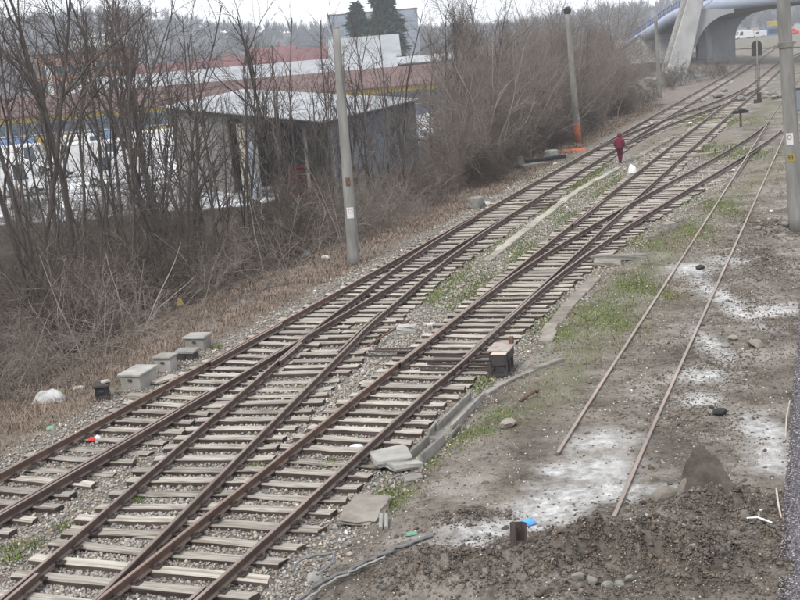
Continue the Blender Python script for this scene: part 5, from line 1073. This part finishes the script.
rag(-3.5, 46.6, .4, .3, .16, 'bluegrey', 'faded blue scrap at the edge of the brush left of the concrete pole', dz=.1)
rag(-2.75, 45.6, .45, .3, .12, 'litter', 'grey white scrap in the dry grass left of the concrete pole')
rag(-1.98, 43.3, .28, .2, .10, 'rust', 'rusty orange scrap at the foot of the nearest left pole')
rag(12.1, 78.8, 1.9, 1.5, .10, 'orange', 'orange netting heap on the ground before the orange footed pole', name='orange_netting')
rag(-6.86, 24.75, .16, .12, .06, 'red', 'crushed red and white can between the left rails', dz=.06)
rag(-6.75, 24.85, .14, .12, .06, 'white', 'white scrap beside the crushed red can', dz=.06)
rag(4.5, 56.7, .4, .25, .12, 'litter', 'white scrap beside the concrete block by the left track')
for i, (x, y, q) in enumerate([(1.5, 35.5, .16), (10.8, 75.6, .5), (9.9, 71.6, .45), (20.9, 95.0, .7), (20.3, 82.0, .8), (21.6, 84.0, .5), (5.9, 46.6, .2), (8.0, 51.5, .2), (6.3, 24.8, .12), (5.35, 17.55, .14), (17.8, 62.0, .4), (14.8, 46.5, .3), (11.9, 50.5, .2), (23.2, 92.0, .6), (26.8, 98.5, .5), (-4.9, 20.6, .08), (-2.2, 23.3, .07), (-.9, 26.0, .08)]):
    rag(x, y, q*.62, q*.42, q*.16, 'litter', 'small white litter scrap lying on the ground among the tracks', group='white litter scraps', seed=i)
rag(-1.1, 23.05, .34, .12, .05, 'white', 'crushed pale bottle between the middle rails near the dipped sleepers', rz=-.2)
rod([(4.98, 17.05, .12), (5.12, 16.98, .15), (5.3, 16.85, .10)], .014, 'white', 'white_stick', 'bent white plastic stick by the asphalt edge', 'stick'); 
slab_obj('wood_chip', 3.5, 16.95, (.10, .34, .03), .5, 'concrete_pale', 'pale splinter of wood on the dug earth', 'wood', .02)
rod([(2.35, 24.35, -.02), (2.55, 24.5, .05), (2.72, 24.62, .10), (2.78, 24.75, .03)], .035, 'orange' if False else 'rust', 'broken_branch', 'reddish broken branch on the dirt right of the trough', 'branch')
# metal stub
ms = MB(); zb = hz1(1.47, 16.6)
for a, b in (((-.13, 0), (.03, .30)), ((.10, 0), (.03, .30))): ms.box((a[0]*.75, 0, .14), (.025, .18, .34))
ms.box((-.012, .08, .14), (.175, .025, .34)); ms.box((-.012, 0, .02), (.17, .17, .04))
tag(ms.obj('rusty_channel', M['fasten'], None, (1.47, 16.62, zb), (-.25, .12, .25), bevel=.006, jitter=.006), 'rusty brown steel channel stub sticking out of the mound', 'steel stub')
def wavy(pts, n_=26, am=.02):
    P = np.array(pts, float); t = np.linspace(0, len(P)-1, n_); q = np.stack([np.interp(t, np.arange(len(P)), P[:, k_]) for k_ in range(3)], -1); q[1:-1] += rng.normal(0, am, (n_-2, 3))*np.array([1, 1, .3]); return q
def cable(pts, r, mt, label, name='cable', **k_):
    q = wavy(pts, **k_); q[:, 2] = np.maximum(q[:, 2], hz(q[:, 0], q[:, 1])+r*.8); V, F = tubes([(q, np.full(len(q), r))]); o = link(name, np_mesh(name, V, F, True), M[mt]); tag(o, label, 'cable'); return o
cable([(-1.95, 15.4, 0), (-1.5, 16.25, 0), (-.95, 16.8, 0), (-.4, 17.25, 0), (.2, 17.65, 0)], .035, 'cable', 'dark grey cable lying up the gravelly slope at bottom centre')
cable([(-1.75, 15.6, 0), (-1.35, 16.3, 0), (-.85, 16.75, 0), (-.55, 17.0, 0)], .022, 'concrete', 'thinner pale cable beside the dark one', am=.015)
cable([(-1.55, 16.45, .05), (-1.30, 16.72, .12), (-1.32, 17.05, .12), (-1.6, 17.05, .1), (-1.85, 16.95, .08), (-1.95, 16.7, .02)], .024, 'cable', 'curled grey cable end by the sleeper ends at bottom centre', am=.01)
rag(-1.62, 16.85, .28, .22, .12, 'concrete_pale', 'pale stone scrap inside the curled cable end')
# junk beside the left track before the orange footed pole
slab_obj('plank', 9.6, 73.4, (3.6, .4, .18), .75, 'black', 'black plank on the junk heap by the left track before the orange footed pole', 'plank', .15, (.05, .03))
slab_obj('plank', 8.6, 71.6, (1.8, .6, .2), .5, 'concrete', 'grey boards under the black plank of the junk heap', 'plank')
slab_obj('junk_block', 7.8, 71.9, (.45, .45, .7), .2, 'concrete', 'upright grey block at the left end of the junk heap', 'block')
slab_obj('junk_block', 10.1, 74.6, (.7, .6, .5), .8, 'concrete_pale', 'pale block on the junk heap by the left track', 'block', .1)
# point indicator and odd post by the siding
pi_ = tag(empty('point_indicator', (25.0, 85.0, hz1(25, 85))), 'small post with a dark crossbar beside the siding beyond the pole', 'post')
m = MB(); m.cyl((0, 0, -.1), (0, 0, .95), .09, .07, 8); m.obj('post', M['rust'], pi_); m = MB(); m.box((0, 0, 1.02), (1.1, .25, .2)); m.box((.1, -.05, 1.16), (.5, .2, .1)); m.obj('crossbar', M['black'], pi_, bevel=.02)
rk = tag(empty('relay_cabinet', (31.2, 91.5, hz1(31.2, 91.5)), -.3), 'blue grey cabinet at the right edge behind the pole', 'cabinet')
m = MB(); m.box((0, 0, .9), (1.0, .6, 1.7)); m.obj('body', M['bluegrey'], rk, bevel=.03); m = MB(); m.box((0, 0, 1.8), (1.1, .7, .08)); m.obj('roof', M['iron'], rk); m = MB(); m.box((.0, -.31, .9), (.8, .03, 1.4)); m.obj('door', M['bluegrey'], rk); m = MB(); m.box((0, 0, .03), (1.2, .8, .16)); m.obj('plinth', M['concrete'], rk)

# ------------------------------------------------------------------ vehicles on the far road
def van(x, y, rz, body, label, L=5.2, Hh=2.3, W_=1.95):
    z = -.4; root = tag(empty('parked_van', (x, y, z), rz), label, 'van', 'vehicles on the far road')
    m = MB(); m.prism([(-L/2, .45), (L/2, .45), (L/2, 1.05), (L/2-.75, 1.25), (L/2-1.45, Hh-.08), (L/2-1.7, Hh), (-L/2+.1, Hh), (-L/2, Hh-.3)], 'y', -W_/2, W_/2); m.obj('body', M[body], root, bevel=.06)
    for sx in (-L/2+1.0, L/2-1.0):
        for sy in (-1, 1):
            m = MB(); m.cyl((sx, sy*(W_/2-.1), .36), (sx, sy*(W_/2+.06), .36), .36, n=14); w1 = m.obj('wheel', M['black'], root); m = MB(); m.cyl((sx, sy*(W_/2+.06), .36), (sx, sy*(W_/2+.08), .36), .2, n=12); m.obj('rim', M['metal_roof'], w1)
    for sy in (-1, 1): m = MB(); m.prism([(L/2-1.35, 1.3), (L/2-1.7, Hh-.25), (L/2-2.5, Hh-.25), (L/2-2.5, 1.3)], 'y', sy*(W_/2+.002), sy*(W_/2+.02)); m.obj('side_window', M['glass'], root)
    m = MB(); m.add([(L/2-.78, -.8, 1.3), (L/2-.78, .8, 1.3), (L/2-1.38, .75, Hh-.2), (L/2-1.38, -.75, Hh-.2), (L/2-.74, -.8, 1.32), (L/2-.74, .8, 1.32), (L/2-1.34, .75, Hh-.18), (L/2-1.34, -.75, Hh-.18)], [(0, 1, 2, 3), (4, 5, 6, 7), (0, 1, 5, 4), (2, 3, 7, 6)]); m.obj('windscreen', M['glass'], root)
    for sy in (-.7, .7): m = MB(); m.box((L/2, sy, .85), (.06, .3, .18)); m.obj('headlight', M['white'], root)
    return root
van(115.5, 388, 3.2, 'white', 'white van farthest left on the road under the bridge', 5.8, 2.7); van(121.5, 392, 3.1, 'white', 'second white van on the far road under the bridge', 5.0, 2.2); van(133.5, 396, .1, 'red', 'red van beside the yellow kiosk on the far road', 4.6, 2.0); van(140.5, 394, .1, 'white', 'white van right of the yellow kiosk on the far road', 5.4, 2.4); van(147, 393, 3.0, 'white', 'white van on the far road at the right picture edge', 6.0, 2.6)
for i, (x, y, rz, L, Hh, lab) in enumerate([(-31, 98, .1, 6.5, 2.8, 'white van parked nearest the camera in the yard at the far left'), (-27, 112, .05, 7.5, 3.0, 'long white van parked in the middle of the yard'), (-22.5, 101, 3.2, 6.0, 2.6, 'white van parked in the yard left of the shed corner'), (-36, 118, .0, 7.0, 2.9, 'white van parked deep in the yard at the far left'), (-23, 126, .1, 7.0, 2.8, 'white van parked before the blue depot panels'), (-33, 133, .05, 6.5, 2.6, 'white van parked closest to the depot front')]):
    v_ = van(x, y, rz, 'white', lab, L, Hh, 2.2); v_.location.z = -2.05; v_['group'] = 'white vans in the yard'
kk = tag(empty('yellow_kiosk', (131, 408, -.5)), 'kiosk with a yellow roof on the far road', 'kiosk'); m = MB(); m.box((0, 0, 1.6), (7, 5, 3.4)); m.obj('wall', M['depot_blue'], kk); m = MB(); m.box((2.2, 0, 4.0), (6.0, 5.4, 1.7)); m.obj('roof', M['yellow'], kk, bevel=.1); m = MB(); m.box((0, -2.55, 1.7), (4, .06, 1.6)); m.obj('window', M['glass'], kk)
lm = tag(empty('white_wall', (168, 420, -.6), -.05), 'long low white wall at the far right below the wooded slope', 'wall'); m = MB(); m.box((0, 0, 1.6), (50, .4, 3.6)); m.obj('panel', M['render_white'], lm); m = MB(); m.box((0, 0, 3.5), (50.4, .7, .25)); m.obj('coping', M['concrete'], lm)

# ------------------------------------------------------------------ person walking away
def person(x, y, z, rz):
    root = tag(empty('person', (x, y, z), rz), 'person in dark red hooded jacket and trousers walking away with head bowed', 'person')
    lines = []
    def limb(pts, rad, n_=12):
        P = np.array(pts, float); t = np.linspace(0, len(P)-1, 24); q = np.stack([np.interp(t, np.arange(len(P)), P[:, k_]) for k_ in range(3)], -1); r = np.interp(t, np.arange(len(P)), rad); lines.append((q, r))
    # local +Y is the walking direction; legs in a short stride
    limb([(.085, -.02, .88), (.09, .05, .50), (.055, -.05, .10)], [.098, .072, .055]); limb([(-.085, 0, .88), (-.075, .07, .50), (-.03, .12, .10)], [.098, .072, .055])
    limb([(.055, -.09, .06), (.06, .10, .045)], [.055, .045]); limb([(-.03, .07, .06), (-.03, .27, .045)], [.055, .045])
    limb([(.21, .03, 1.33), (.27, -.02, 1.08), (.20, .17, .92)], [.075, .062, .05]); limb([(-.21, .03, 1.33), (-.27, -.02, 1.08), (-.20, .17, .92)], [.075, .062, .05])
    limb([(.18, .17, .93), (.12, .20, .88)], [.05, .045]); limb([(-.18, .17, .93), (-.12, .20, .88)], [.05, .045])
    V, F = [], []; base = 0; n_ = 14
    for P, r in lines:
        T = np.gradient(P, axis=0); T /= np.linalg.norm(T, axis=1)[:, None]; ref = np.array([0, 1.0, 0]) if abs(T[0, 1]) < .8 else np.array([1.0, 0, 0]); a = np.cross(T, ref); a /= np.linalg.norm(a, axis=1)[:, None]; b = np.cross(T, a)
        for k_ in range(len(P)):
            for q in range(n_): V.append(tuple(P[k_]+(a[k_]*math.cos(6.2832*q/n_)+b[k_]*math.sin(6.2832*q/n_))*r[k_]))
        for k_ in range(len(P)-1):
            for q in range(n_): F.append((base+k_*n_+q, base+k_*n_+(q+1) % n_, base+(k_+1)*n_+(q+1) % n_, base+(k_+1)*n_+q))
        F.append(tuple(base+q for q in range(n_-1, -1, -1))); F.append(tuple(base+(len(P)-1)*n_+q for q in range(n_))); base += len(P)*n_
    rings = [(.84, .16, .115, 0), (.92, .185, .13, 0), (1.0, .19, .13, .0), (1.12, .195, .13, .01), (1.25, .215, .135, .03), (1.34, .225, .125, .05), (1.40, .17, .11, .075), (1.44, .10, .095, .10), (1.50, .098, .10, .135), (1.56, .115, .125, .165), (1.63, .115, .13, .185), (1.68, .085, .10, .20), (1.705, .03, .04, .205)]
    n_ = 18
    for zc, ra, rb, yo in rings: V += [(ra*math.cos(6.2832*q/n_), yo+rb*math.sin(6.2832*q/n_), zc) for q in range(n_)]
    for k_ in range(len(rings)-1):
        for q in range(n_): F.append((base+k_*n_+q, base+k_*n_+(q+1) % n_, base+(k_+1)*n_+(q+1) % n_, base+(k_+1)*n_+q))
    F.append(tuple(base+q for q in range(n_-1, -1, -1))); F.append(tuple(base+(len(rings)-1)*n_+q for q in range(n_)))
    me = bpy.data.meshes.new('raw'); me.from_pydata(V, [], F); o = link('raw', me); md = o.modifiers.new('r', 'REMESH'); md.mode = 'VOXEL'; md.voxel_size = .016; sm = o.modifiers.new('s', 'SMOOTH'); sm.iterations = 4; sm.factor = .5
    bpy.context.view_layer.update(); body = bpy.data.meshes.new_from_object(o.evaluated_get(bpy.context.evaluated_depsgraph_get())); bpy.data.objects.remove(o)
    body.materials.clear()
    for k_ in ('burgundy', 'burgundy2', 'black'): body.materials.append(M[k_])
    for f in body.polygons: zc = f.center.z; f.material_index = 2 if zc < .095 else (1 if zc < .86 else 0); f.use_smooth = True
    b = link('body', body, None, root)
    m = MB(); ring_sweep(m, [(0, 0, .83), (0, .0, .85), (0, .005, .90), (0, .005, .92)], [.195, .212, .212, .20], 20); h = m.obj('jacket_hem', M['burgundy2'], root); h.scale = (1, .72, 1)
    bm = bmesh.new(); bmesh.ops.create_uvsphere(bm, u_segments=16, v_segments=12, radius=1)
    for v in bm.verts:
        c = v.co; fy = 1+.25*max(0, 1-abs(c.z+.1)*3)*max(0, c.y-.6)*1.6*max(0, 1-abs(c.x)*4); v.co = Vector((c.x*.078, c.y*.098*fy, c.z*.112))
    me = bpy.data.meshes.new('face'); bm.to_mesh(me); bm.free(); me.polygons.foreach_set('use_smooth', [True]*len(me.polygons)); link('face', me, M['skin'], root, (0, .232, 1.565), (-.35, 0, 0))
    for sx in (-.03, .03): m = MB(); m.cyl((sx, .322, 1.565), (sx, .332, 1.562), .009, n=8); m.obj('eye', M['black'], root)
    m = MB(); m.box((0, .315, 1.502), (.045, .02, .008)); m.obj('mouth', M['red'], root)
    m = MB(); V = [];
    hood = [(.9+.0*q) for q in range(3)]
    bm = bmesh.new(); bmesh.ops.create_uvsphere(bm, u_segments=18, v_segments=12, radius=1)
    for v in bm.verts: c = v.co; v.co = Vector((c.x*.135, c.y*.15, c.z*.155))
    bmesh.ops.delete(bm, geom=[v for v in bm.verts if v.co.y > .085 and v.co.z < .10], context='VERTS')
    me = bpy.data.meshes.new('hood'); bm.to_mesh(me); bm.free(); me.polygons.foreach_set('use_smooth', [True]*len(me.polygons)); hd = link('hood', me, M['burgundy'], root, (0, .17, 1.565), (-.3, 0, 0)); sd_ = hd.modifiers.new('t', 'SOLIDIFY'); sd_.thickness = .012
person(13.15, 68.3, hz1(13.1, 68.2)+.08, -.32)

# ------------------------------------------------------------------ air
m = MB(); m.box((0, 600, 60), (3100, 1900, 128)); hz_o = m.obj('haze', [])
mh = bpy.data.materials.new('hazy_air'); mh.use_nodes = True; tn = mh.node_tree; tn.nodes.clear(); oo = tn.nodes.new('ShaderNodeOutputMaterial'); pv = tn.nodes.new('ShaderNodeVolumePrincipled')
pv.inputs['Color'].default_value = (.88, .93, 1, 1); pv.inputs['Density'].default_value = 0.00042; pv.inputs['Anisotropy'].default_value = 0.2; tn.links.new(pv.outputs[0], oo.inputs['Volume'])
hz_o.data.materials.clear(); hz_o.data.materials.append(mh); tag(hz_o, kind='stuff')
